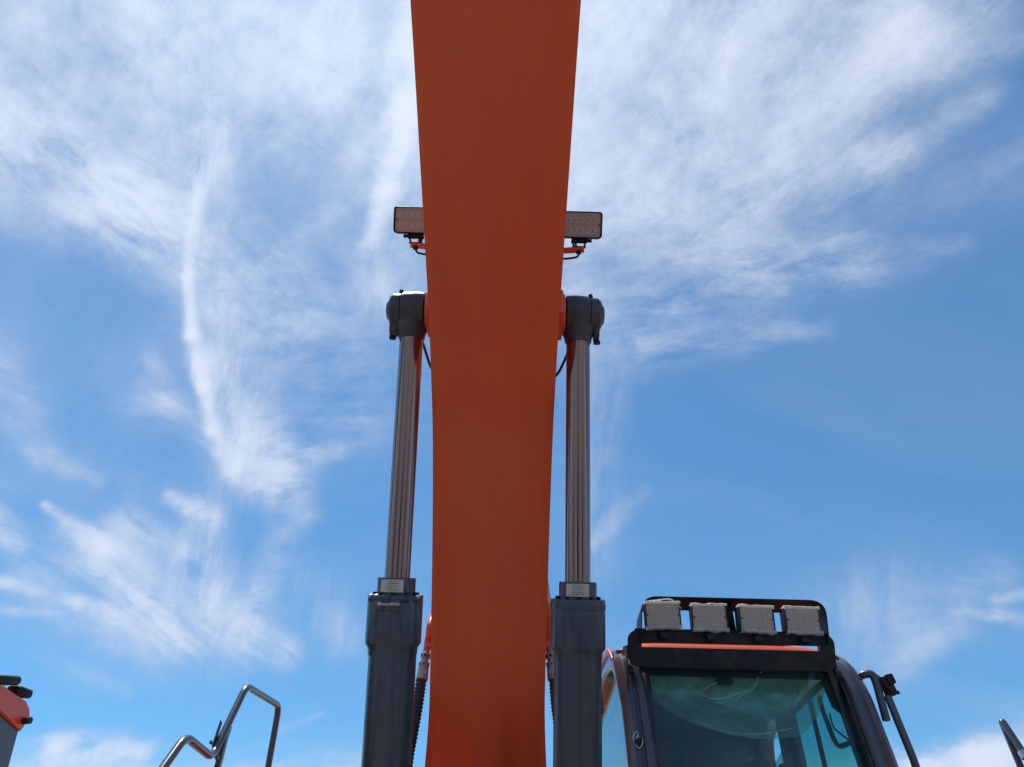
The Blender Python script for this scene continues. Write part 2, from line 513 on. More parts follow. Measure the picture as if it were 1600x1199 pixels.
mat('film_highlight', (0.95, 0.84, 0.62), 0.3, coat=0.5)  # warm bright colour in place of light caught on the creases
gm_ = mat('yard_ground', (0.215, 0.20, 0.185), 0.9, bump=0.6, bscale=12, var=0.25, vscale=0.8)


# ------------------------------------------------------------------ mesh helpers
BASE = Vector((0, 0, 0))          # foot of the machine being built; meshes are stored relative to it


def finish(name, bm, m, parent=None, sharp=32, label=None, kind=None):
    bmesh.ops.recalc_face_normals(bm, faces=bm.faces)
    bmesh.ops.translate(bm, verts=bm.verts, vec=-BASE)
    for e_ in bm.edges:
        if len(e_.link_faces) == 2:
            e_.smooth = e_.calc_face_angle(0) < R(sharp)
    for f_ in bm.faces:
        f_.smooth = True
    me = bpy.data.meshes.new(name)
    bm.to_mesh(me)
    bm.free()
    me.materials.append(MATS[m] if isinstance(m, str) else m)
    o = bpy.data.objects.new(name, me)
    scene.collection.objects.link(o)
    if parent:
        o.parent = parent
    if label:
        o['label'] = label
    if kind:
        o['kind'] = kind
    return o


def frame_from(z):
    z = Vector(z).normalized()
    ref = Vector((0, 0, 1)) if abs(z.z) < 0.9 else Vector((1, 0, 0))
    x = ref.cross(z).normalized()
    return x, z.cross(x), z


def lathe(bm, origin, axis, prof, seg=28, cap=True, xref=None):
    """prof: list of (distance along axis, radius)"""
    x, y, z = frame_from(axis)
    origin = Vector(origin)
    rings = []
    for t, r in prof:
        rings.append([bm.verts.new(origin + z * t + (x * math.cos(a) + y * math.sin(a)) * r)
                      for a in (2 * math.pi * i / seg for i in range(seg))])
    for a, b in zip(rings, rings[1:]):
        for i in range(seg):
            bm.faces.new((a[i], a[(i + 1) % seg], b[(i + 1) % seg], b[i]))
    if cap:
        for r_ in (rings[0], rings[-1]):
            try:
                bm.faces.new(r_)
            except ValueError:
                pass


def cyl(bm, p0, p1, r, r1=None, seg=20, bev=0.0):
    p0, p1 = Vector(p0), Vector(p1)
    L = (p1 - p0).length
    r1 = r if r1 is None else r1
    if bev > 0:
        lathe(bm, p0, p1 - p0, [(0, r - bev), (bev, r), (L - bev, r1), (L, r1 - bev)], seg)
    else:
        lathe(bm, p0, p1 - p0, [(0, r), (L, r1)], seg)


def fillet(pts, rad, n=6):
    pts = [Vector(p) for p in pts]
    out = [pts[0]]
    for i in range(1, len(pts) - 1):
        a, b, c = pts[i - 1], pts[i], pts[i + 1]
        r = min(rad, (a - b).length * 0.45, (c - b).length * 0.45)
        p, q_ = b + (a - b).normalized() * r, b + (c - b).normalized() * r
        for k in range(n + 1):
            t = k / n
            out.append(p * (1 - t) ** 2 + b * 2 * t * (1 - t) + q_ * t * t)
    out.append(pts[-1])
    return out


def spline(pts, n=8):
    pts = [Vector(p) for p in pts]
    P = [pts[0] * 2 - pts[1]] + pts + [pts[-1] * 2 - pts[-2]]
    out = []
    for i in range(1, len(P) - 2):
        a, b, c, d = P[i - 1:i + 3]
        for k in range(n):
            t = k / n
            out.append(0.5 * ((2 * b) + (c - a) * t + (2 * a - 5 * b + 4 * c - d) * t * t + (3 * b - a - 3 * c + d) * t ** 3))
    out.append(pts[-1])
    return out


def sweep(bm, path, section, cap=True, radii=None, xref=None):
    """section: list of (u, v); path: list of points"""
    path = [Vector(p) for p in path]
    rings = []
    t0 = (path[1] - path[0]).normalized()
    if xref is not None:
        x = (Vector(xref) - t0 * t0.dot(Vector(xref))).normalized()
    else:
        x, _, _ = frame_from(t0)
    for i, p in enumerate(path):
        t = (path[min(i + 1, len(path) - 1)] - path[max(i - 1, 0)]).normalized()
        x = (x - t * t.dot(x)).normalized()
        y = t.cross(x)
        s = radii[i] if radii else 1.0
        rings.append([bm.verts.new(p + x * u * s + y * v * s) for u, v in section])
    n = len(section)
    for a, b in zip(rings, rings[1:]):
        for i in range(n):
            bm.faces.new((a[i], a[(i + 1) % n], b[(i + 1) % n], b[i]))
    if cap:
        bm.faces.new(rings[0])
        bm.faces.new(rings[-1])


def circ(r, seg=14):
    return [(r * math.cos(2 * math.pi * i / seg), r * math.sin(2 * math.pi * i / seg)) for i in range(seg)]


def tube(bm, pts, r, seg=14, rad=0.0, cap=True):
    sweep(bm, fillet(pts, rad) if rad else pts, circ(r, seg), cap)


def rrect(w, h, r, n=4):
    out = []
    for cx, cy, a0 in ((w / 2 - r, h / 2 - r, 0), (-w / 2 + r, h / 2 - r, 90), (-w / 2 + r, -h / 2 + r, 180), (w / 2 - r, -h / 2 + r, 270)):
        for k in range(n + 1):
            a = R(a0 + 90 * k / n)
            out.append((cx + r * math.cos(a), cy + r * math.sin(a)))
    return out


def slab(bm, origin, ux, uy, poly, thick, bev=0.0):
    """extrude a polygon given in (ux, uy) by thick along ux x uy; bev rounds the rim"""
    origin, ux, uy = Vector(origin), Vector(ux).normalized(), Vector(uy).normalized()
    n_ = ux.cross(uy).normalized()
    cx = sum(p[0] for p in poly) / len(poly)
    cy = sum(p[1] for p in poly) / len(poly)

    def ring(t, inset):
        vs = []
        for u, v in poly:
            d = Vector((u - cx, v - cy))
            L_ = d.length
            k = (L_ - inset) / L_ if L_ > 1e-6 else 1
            vs.append(bm.verts.new(origin + ux * (cx + d.x * k) + uy * (cy + d.y * k) + n_ * t))
        return vs
    lev = [(0, bev), (bev, 0), (thick - bev, 0), (thick, bev)] if bev > 0 else [(0, 0), (thick, 0)]
    rings = [ring(t, i_) for t, i_ in lev]
    m_ = len(poly)
    for a, b in zip(rings, rings[1:]):
        for i in range(m_):
            bm.faces.new((a[i], a[(i + 1) % m_], b[(i + 1) % m_], b[i]))
    bm.faces.new(rings[0])
    bm.faces.new(rings[-1])


def box(bm, c, s, rot=None, bev=0.0):
    r_ = bmesh.ops.create_cube(bm, size=1.0)
    vs = r_['verts']
    bmesh.ops.scale(bm, vec=Vector(s), verts=vs)
    if bev > 0:
        es = list({e_ for v in vs for e_ in v.link_edges})
        rb = bmesh.ops.bevel(bm, geom=es, offset=bev, segments=2, affect='EDGES', profile=0.6)
        vs = list({v for f_ in rb['faces'] for v in f_.verts} | {v for v in vs if v.is_valid})
    if rot is not None:
        bmesh.ops.rotate(bm, cent=(0, 0, 0), matrix=rot, verts=vs)
    bmesh.ops.translate(bm, vec=Vector(c), verts=vs)


def hexbolt(bm, c, axis, r, hgt):
    lathe(bm, c, axis, [(0, r), (hgt * 0.85, r), (hgt, r * 0.85)], 6)


NB = bmesh.new


def thing(name, loc, label, cat, group=None):
    o = bpy.data.objects.new(name, None)
    scene.collection.objects.link(o)
    o.location = loc
    o['label'] = label
    o['category'] = cat
    if group:
        o['group'] = group
    return o


# ------------------------------------------------------------------ ground
bm = NB()
S_ = 3000
n_ = 24
vs = [[bm.verts.new((S_ * math.copysign(abs(i / n_ * 2 - 1) ** 3, i / n_ * 2 - 1), S_ * math.copysign(abs(j / n_ * 2 - 1) ** 3, j / n_ * 2 - 1), 0)) for i in range(n_ + 1)] for j in range(n_ + 1)]
for j in range(n_):
    for i in range(n_):
        bm.faces.new((vs[j][i], vs[j][i + 1], vs[j + 1][i + 1], vs[j + 1][i]))
finish('ground', bm, 'yard_ground', kind='structure')

# ------------------------------------------------------------------ excavator
CX = -0.093
HALF = 0.31


def make_boom(ex):
    # underside line from foot to tip (Y, Z) and depth of the box
    U = [(5.35, 1.58, .42), (4.75, 2.20, .58), (4.12, 2.85, .74), (3.62, 3.385, .88), (3.13, 3.80, .96), (2.75, 3.985, .97),
         (2.34, 4.12, .94), (1.75, 4.255, .86), (1.15, 4.38, .78), (0.2, 4.52, .66), (-0.8, 4.62, .52), (-1.7, 4.66, .40)]
    pts = spline([(0, u[0], u[1]) for u in U], 10)
    dep = spline([(u[2], 0, 0) for u in U], 10)
    bm = NB()
    rings = []
    for i, p in enumerate(pts):
        t = (pts[min(i + 1, len(pts) - 1)] - pts[max(i - 1, 0)]).normalized()
        nrm = Vector((0, -t.z, t.y)) * (1 if -t.y > 0 else 1)
        nrm = Vector((0, t.z, -t.y))       # away from the underside, up and back
        if nrm.z < 0:
            nrm = -nrm
        d = dep[i].x
        # flare towards the forked foot, dark reflections shaped in by sinking both sides
        fl = max(0.0, (p.y - 4.12) / 1.2)
        hw = HALF + 0.058 * min(fl * 2.2, 1.6) ** 1.5
        sw = min(1.0, max(0.0, (p.y - 4.07) / 0.16))
        sw = sw * sw * (3 - 2 * sw)
        ov, th = 0.013, 0.016
        prof = []
        # bottom plate from -hw to hw
        N = 28
        c_ = 0.006
        for k in range(N + 1):
            x = -hw + 2 * hw * k / N
            a = abs(x) / hw
            side_recess = 1 / (1 + math.exp(-(a - 0.36) / 0.06)) * (1.0 if a < .93 else (1 - (a - .93) / .07 * .6))
            dz = 0.08 * max(0.0, p.y - 4.09) * side_recess * sw
            if k in (0, N):
                dz += c_ * 0.6
            prof.append((x, dz))
        prof += [(hw, th), (hw - ov, th + 0.004), (hw - ov, d - 0.004), (hw, d), (hw, d + th), (-hw, d + th), (-hw, d),
                 (-hw + ov, d - 0.004), (-hw + ov, th + 0.004), (-hw, th)]
        rings.append([bm.verts.new(Vector((CX + x, p.y, p.z)) + nrm * z) for x, z in prof])
    m_ = len(rings[0])
    for a, b in zip(rings, rings[1:]):
        for i in range(m_):
            bm.faces.new((a[i], a[(i + 1) % m_], b[(i + 1) % m_], b[i]))
    bm.faces.new(rings[0]); bm.faces.new(rings[-1])
    boom = finish('boom', bm, 'orange_paint', ex, sharp=28)
    # bosses for the cylinder pin, and the foot and tip bosses
    for s in (-1, 1):
        bm = NB()
        x0, x1 = CX + s * (HALF - 0.02), CX + s * (HALF + 0.043)
        cyl(bm, (x0, 2.66, 4.30), (x1, 2.66, 4.30), 0.108, bev=0.006, seg=36)
        box(bm, (CX + s * (HALF + 0.012), 2.60, 4.235), (0.03, 0.20, 0.16), bev=0.005)
        finish('pin_boss', bm, 'orange_paint', boom)
    bm = NB()
    cyl(bm, (CX - .47, 5.45, 1.72), (CX + .47, 5.45, 1.72), 0.13, bev=0.01, seg=30)
    finish('foot_pin', bm, 'cast_iron', boom)
    # lubrication line on the side plates down to the cylinder eyes
    for s in (-1, 1):
        bm = NB()
        if s < 0:
            q_ = ((655, 520, 2.80), (662, 540, 2.86), (667, 556, 2.92), (673, 573, 2.98), (684, 588, 3.04))
        else:
            q_ = ((896, 522, 2.80), (888, 548, 2.86), (881, 566, 2.92), (872, 583, 2.98), (858, 598, 3.04))
        pts_ = [PY(*t_) for t_ in q_]
        tube(bm, spline(pts_, 6), 0.0078, 8)
        finish('grease_hose', bm, 'rubber', boom)
    return boom


def make_cylinder(ex, s):
    px = CX + s * 0.423
    top = Vector((px, 2.66, 4.30))
    ax = Vector((0, 0.434, -0.901)).normalized()      # from the eye down to the foot
    bx = Vector((1, 0, 0))
    nf = ax.cross(bx) * 1.0
    if nf.y > 0:
        nf = -nf                                       # towards the front
    # barrel with the head sleeve
    bm = NB()
    lathe(bm, top, ax, [(1.62, 0.088), (1.62, 0.1085), (2.95, 0.1085), (2.98, 0.09)], 44)
    finish_bar = finish('boom_cylinder', bm, 'grey_paint', ex, label='boom cylinder at the %s of the boom' % ('left side' if s < 0 else 'right side, the cab side'))
    cy = finish_bar
    # chromed rod
    bm = NB()
    lathe(bm, top, ax, [(0.15, 0.0595), (1.45, 0.0595)], 40)
    finish('rod', bm, 'chrome', cy)
    # head: narrow wiper block, then wide flange sleeve
    bm = NB()
    sec = rrect(0.172, 0.172, 0.062, 6)
    a0, a1 = top + ax * 1.321, top + ax * 1.405
    sweep(bm, [a0, a0 + ax * .004, a1], sec, radii=[0.975, 1, 1.0], xref=bx)
    finish('wiper_block', bm, 'grey_paint', cy)
    bm = NB()
    sec = rrect(0.247, 0.235, 0.085, 7)
    st = [(1.398, .985), (1.402, 1), (1.60, 1.0), (1.612, .99), (1.630, .895), (1.66, .875)]
    sweep(bm, [top + ax * t for t, _ in st], sec, radii=[k for _, k in st], xref=bx)
    finish('head_flange', bm, 'grey_paint', cy)
    # socket screws round the flange top
    for k in range(10):
        a = 2 * math.pi * (k + .5) / 10
        c = top + ax * 1.386 + (bx * math.cos(a) * .099 + nf * math.sin(a) * .095)
        bm = NB()
        cyl(bm, c, c + ax * .02, 0.0095, seg=10)
        finish('screw', bm, 'black_paint', cy)
    # type plate, with its small print
    fc = top + ax * 1.357 + nf * 0.0862
    o_ = fc - bx * 0.008
    bm = NB()
    slab(bm, o_ + nf * -0.0005, bx, -ax, [(-.052, -.028), (.052, -.028), (.052, .028), (-.052, .028)], 0.0016)
    plate = finish('type_plate', bm, 'label', cy)
    bm = NB()
    rnd = random.Random(5)
    for r_ in range(5):
        v0 = 0.020 - r_ * 0.0095
        u = -.028 + rnd.random() * .008
        while u < .022:
            w = rnd.uniform(.004, .011)
            slab(bm, o_ - nf * 0.0 + nf * 0.0013, bx, -ax, [(u, v0 - .0016), (u + w, v0 - .0016), (u + w, v0 + .0016), (u, v0 + .0016)], 0.0004)
            u += w + .0025
    finish('print_line', bm, 'label_print', cy, kind='stuff')
    # clamp with two bolts on the left cylinder's sleeve, ribs on its rim
    if s < 0:
        for u, w in ((-.108, .020), (-.080, .030), (-.035, .040), (.052, .036), (.096, .040)):
            bm = NB()
            c = top + ax * 1.412 + bx * (u + .006) + nf * (0.1165 - max(0, abs(u) - .045) * .55)
            box(bm, c, (w, .022, .028), rot=Matrix.Rotation(math.atan2(ax.y, -ax.z) * -1, 3, 'X'), bev=.002)
            finish('rim_rib', bm, 'grey_paint', cy)
        bm = NB()
        c = top + ax * 1.437 + nf * .122
        box(bm, c - bx * .012, (.104, .018, .014), rot=Matrix.Rotation(-math.atan2(ax.y, -ax.z), 3, 'X'), bev=.003)
        finish('clamp_bar', bm, 'bright_steel', cy)
        for u in (-.048, .026):
            bm = NB()
            hexbolt(bm, top + ax * 1.455 + nf * .117 + bx * u, nf, .011, .012)
            finish('clamp_bolt', bm, 'grey_paint', cy)
        bm = NB()
        slab(bm, top + ax * 1.512 + nf * .1165, bx, -ax, [(-.062, -.075), (.0, -.075), (.0, .050), (-.062, .050)], .004, bev=.0015)
        finish('cover_strip', bm, 'grey_paint', cy)
    else:
        bm = NB()
        sec = rrect(0.252, 0.240, 0.088, 7)
        sweep(bm, [top + ax * t for t in (1.418, 1.440, 1.443)], sec, radii=[1, 1, .98], xref=bx)
        finish('head_band', bm, 'grey_paint', cy)
    # eye on the pin: boss, stepped outer cap, neck to the rod
    bm = NB()
    lathe(bm, top - bx * s * 0.066, bx * s, [(0, .088), (.006, .098), (.05, .101), (.105, .098), (.122, .092), (.124, .086)], 44)
    lathe(bm, top, ax, [(0.02, .086), (.085, .084), (.105, .080), (.125, .070), (.140, .068), (.150, .0665), (.152, .058)], 40)
    eye = finish('rod_eye', bm, 'cast_iron', cy, sharp=40)
    bm = NB()
    lathe(bm, top + bx * s * 0.058, bx * s, [(0, .083), (.003, .090), (.040, .088), (.054, .078), (.066, .050), (.072, .046), (.074, .040), (.075, .01)], 40)
    # lug that holds the keeper bolt
    slab(bm, top + bx * s * (0.078), nf, ax, [(-.05, -.02), (.05, -.02), (.034, .115), (.012, .135), (-.020, .135), (-.04, .10)], -.028 * s * -1 * (1 if True else 1), bev=.004)
    finish('pin_cap', bm, 'cast_iron', cy, sharp=40)
    bm = NB()
    c = top + ax * .118 + bx * s * .096 + nf * -.004
    cyl(bm, c, c + ax * .030, .012, seg=14)
    hexbolt(bm, c + ax * .018, ax, .019, .017)
    finish('keeper_bolt', bm, 'black_paint', cy)
    bm = NB()
    c = top - ax * .088 + bx * s * .062 + nf * .02
    cyl(bm, c, c - ax * .018, .013, .010, seg=14)
    finish('grease_cap', bm, 'rubber', cy)
    bm = NB()
    fo = top + ax * 3.03
    cyl(bm, fo - bx * .10, fo + bx * .10, .115, bev=.008, seg=32)
    finish('foot_eye', bm, 'cast_iron', cy)
    return cy


def corrugated(bm, pts, r, pitch=0.019, seg=18):
    path = spline(pts, 10)
    # resample evenly
    L = [0]
    for a, b in zip(path, path[1:]):
        L.append(L[-1] + (b - a).length)
    n = int(L[-1] / (pitch / 6))
    out, rad = [], []
    j = 0
    for i in range(n + 1):
        t = L[-1] * i / n
        while j < len(L) - 2 and L[j + 1] < t:
            j += 1
        f_ = (t - L[j]) / max(1e-9, L[j + 1] - L[j])
        out.append(path[j].lerp(path[j + 1], f_))
        rad.append(r * (1 - 0.085 + 0.085 * math.sin(2 * math.pi * t / pitch)))
    sweep(bm, out, circ(1.0, seg), radii=rad)


def make_hoses(ex):
    for s in (-1, 1):
        YH = 4.12
        if s < 0:
            a, b, c = PY(667, 1012, YH), PY(662, 1050, YH), PY(659, 1062, YH)
            run = [PY(659, 1058, YH), PY(653, 1100, YH), PY(645, 1145, YH), PY(637, 1190, YH + .03), PY(630, 1260, YH + .1)]
        else:
            a, b, c = PY(858, 1012, YH), PY(863, 1050, YH), PY(865, 1062, YH)
            run = [PY(865, 1058, YH), PY(868, 1100, YH), PY(874, 1145, YH), PY(881, 1190, YH + .03), PY(886, 1260, YH + .1)]
        bm = NB()
        corrugated(bm, run, 0.031 if s < 0 else 0.027)
        hose = finish('hydraulic_hose', bm, 'rubber', ex, sharp=60)
        bm = NB()
        d = (c - a).normalized()
        lathe(bm, a, d, [(0, .016), (.03, .019), (.035, .026), (.062, .026), (.066, .020), (.082, .020), (.086, .030), (.10, .030), (.112, .028), (.165, .033), (.178, .033), (.18, .028)], 18)
        finish('hose_fitting', bm, 'fitting', hose, sharp=30)
        bm = NB()
        lathe(bm, a + d * .093, d, [(0, .0305), (.008, .0325), (.012, .0305)], 6)
        lathe(bm, a + d * .040, d, [(0, .026), (.012, .030), (.020, .026)], 6)
        finish('hex_collar', bm, 'black_paint', hose, sharp=30)
        for k in range(3):
            bm = NB()
            box(bm, a + d * .142 + Vector(((k - 1) * .017, -.031 + abs(k - 1) * .006, 0)), (.007, .006, .028), bev=.001)
            finish('crimp_mark', bm, 'label', hose)
        # steel pipe of the boom leading up to the fitting
        bm = NB()
        xs = CX + s * (HALF + .022)
        tube(bm, spline([a + d * .02, a - d * .05, Vector((xs, a.y - .09, a.z + (.17 if s > 0 else .09))), Vector((xs, a.y + .02, a.z + (.30 if s > 0 else .2))), Vector((xs, a.y + .22, a.z + (.50 if s > 0 else .4)))], 6), 0.020, 16)
        finish('boom_pipe', bm, 'orange_paint', hose)
        bm = NB()
        box(bm, a + Vector((-s * .012, 0, .01)), (.036, .05, .030), bev=.004)
        finish('pipe_clamp', bm, 'orange_paint', hose)


def make_light(ex, c, ux, uy, w, hgt, nx, ny, depth=0.055, wrapped=None, label=None):
    """rectangular LED work light; c is the centre of its face, ux to the right, uy up"""
    ux, uy = Vector(ux).normalized(), Vector(uy).normalized()
    uy = (uy - ux * ux.dot(uy)).normalized()
    nz_ = ux.cross(uy)                    # towards the viewer of the lamp
    c = Vector(c)
    bm = NB()
    sec = rrect(w, hgt, .016, 5)
    st = [(-depth, .88), (-depth * .85, .96), (-depth * .35, .985), (-.010, 1.0), (-.002, 1.0), (0, .985), (0, .93), (-.006, .915)]
    rings = [[bm.verts.new(c + ux * u * k + uy * v * k + nz_ * t) for u, v in sec] for t, k in st]
    m_ = len(sec)
    for a, b in zip(rings, rings[1:]):
        for i in range(m_):
            bm.faces.new((a[i], a[(i + 1) % m_], b[(i + 1) % m_], b[i]))
    bm.faces.new(rings[0])
    lamp = finish('work_light', bm, 'black_paint', ex, label=label)
    bm = NB()
    slab(bm, c - nz_ * .007, ux, uy, [(u * .92, v * .92) for u, v in sec], .003)
    finish('lens', bm, 'lens', lamp)
    bm = NB()
    gx, gy = w * .80 / nx, hgt * .78 / ny
    for i in range(nx):
        for j in range(ny):
            o_ = c + ux * ((i - (nx - 1) / 2) * gx) + uy * ((j - (ny - 1) / 2) * gy) - nz_ * .0042
            lathe(bm, o_, nz_, [(0, gy * .45), (.0016, gy * .42), (.0005, gy * .25), (.0035, gy * .14), (.0042, .002)], 10)
    finish('led_reflectors', bm, 'led', lamp, kind='stuff')
    for s in (-1, 1):
        bm = NB()
        hexbolt(bm, c + ux * s * w * .43 - nz_ * .003, nz_, .0045, .004)
        finish('screw', bm, 'black_paint', lamp)
    if wrapped is not None:
        rnd = random.Random(wrapped)
        # gathered edges of the film along the top and the bottom
        for side in (1, -1):
            bm = NB()
            rows = []
            n = 34
            amp = 0.006 if side > 0 else 0.011
            for i in range(n + 1):
                u = (i / n - .5) * w * 1.02
                base = hgt / 2 - .004
                j1 = amp * (mnoise.noise(Vector((u * 22, wrapped * 7 + side, 0))) + .6)
                j2 = amp * (mnoise.noise(Vector((u * 30, wrapped * 3 + side, 4))))
                p0 = c + ux * u + uy * side * (base - .010 + j2) + nz_ * .004
                p1 = c + ux * u + uy * side * (base + j1 * .7) + nz_ * (.010 + j2)
                p2 = c + ux * u + uy * side * (base + .004 + j1) - nz_ * (.004 + j2)
                p3 = c + ux * u + uy * side * (base - .002) - nz_ * .045
                rows.append([bm.verts.new(p) for p in (p0, p1, p2, p3)])
            for a, b in zip(rows, rows[1:]):
                for k in range(3):
                    bm.faces.new((a[k], b[k], b[k + 1], a[k + 1]))
            finish('plastic_wrap', bm, 'crumpled_film', lamp, sharp=70)
        bm = NB()
        rows = []
        for j in range(15):
            v = (j / 14 - .5) * hgt * .96
            row = []
            for i in range(21):
                u = (i / 20 - .5) * w * .98
                b_ = .006 + .003 * mnoise.noise(Vector((u * 40, v * 40, wrapped)))
                row.append(bm.verts.new(c + ux * u + uy * v + nz_ * b_))
            rows.append(row)
        for a, b in zip(rows, rows[1:]):
            for k in range(20):
                bm.faces.new((a[k], a[k + 1], b[k + 1], b[k]))
        finish('plastic_wrap', bm, 'lens_film', lamp, sharp=70)
        if wrapped == 1:
            bm = NB()
            tube(bm, [c + ux * -.08 + uy * .066 + nz_ * .012, c + ux * .03 + uy * .079 + nz_ * .016, c + ux * .055 + uy * .072 + nz_ * .016,
                      c + ux * .095 + uy * .03 + nz_ * .012], .0035, 6, rad=.02)
            finish('plastic_wrap', bm, 'crumpled_film', lamp)
    return lamp


def make_boom_lights(ex):
    for s in (-1, 1):
        Yl = 2.43
        cpt = PY(615 + 36, 344, Yl) if s < 0 else PY(941 - 36, 351, Yl)
        ux = Vector((1, 0, -0.012))
        look = (EYE + Vector((0, -1.5, -.2)) - cpt).normalized()
        uy = Vector((0, 0, 1)) - look * look.z
        lamp = make_light(ex, cpt, ux, uy, .245, .140, 6, 2, label='work light on the %s flank of the boom' % ('left' if s < 0 else 'right'))
        uyv = (uy - ux.normalized() * ux.normalized().dot(uy)).normalized()
        nz_ = ux.normalized().cross(uyv)
        # bracket: U-yoke beneath, swivel bolt, orange arm back to the boom side
        bm = NB()
        m_ = cpt - uyv * .074 - nz_ * .03 + Vector((-s * .0, 0, 0))
        ctr = m_ + Vector((s * .005, 0, 0))
        box(bm, ctr - uyv * .006, (.085, .03, .012), bev=.003)
        for k in (-1, 1):
            tube(bm, [ctr + Vector((k * .036, 0, 0)) - uyv * .008, ctr + Vector((k * .026, 0, 0)) - uyv * .040], .0055, 8)
        tube(bm, [ctr + Vector((-.036, 0, 0)) - uyv * .040, ctr + Vector((.036, 0, 0)) - uyv * .040], .0065, 8)
        cyl(bm, ctr + Vector((s * .04, 0, 0)) - uyv * .006, ctr + Vector((s * .066, 0, 0)) - uyv * .006, .009, seg=10)
        finish('swivel_yoke', bm, 'black_paint', lamp)
        bm = NB()
        a = ctr - uyv * .052 + Vector((s * .028, 0, 0))
        b = ctr - uyv * .052 + Vector((-s * .17, 0.02, 0))
        sweep(bm, [a, b], rrect(.034, .016, .005, 2), xref=(0, 1, 0))
        finish('lamp_arm', bm, 'orange_paint', lamp)
        bm = NB()
        hexbolt(bm, ctr - uyv * .060 + Vector((s * .0, 0, 0)), -uyv, .014, .018)
        finish('swivel_bolt', bm, 'black_paint', lamp)
        bm = NB()
        tube(bm, spline([ctr - uyv * .0 + Vector((-s * .02, .02, 0)), ctr - uyv * .06 + Vector((-s * .0, .03, 0)), ctr - uyv * .078 + Vector((-s * .05, .03, 0)), ctr - uyv * .07 + Vector((-s * .15, .05, 0))], 6), .006, 8)
        finish('lamp_cable', bm, 'rubber', lamp)


XL, XR = 0.602, 1.895


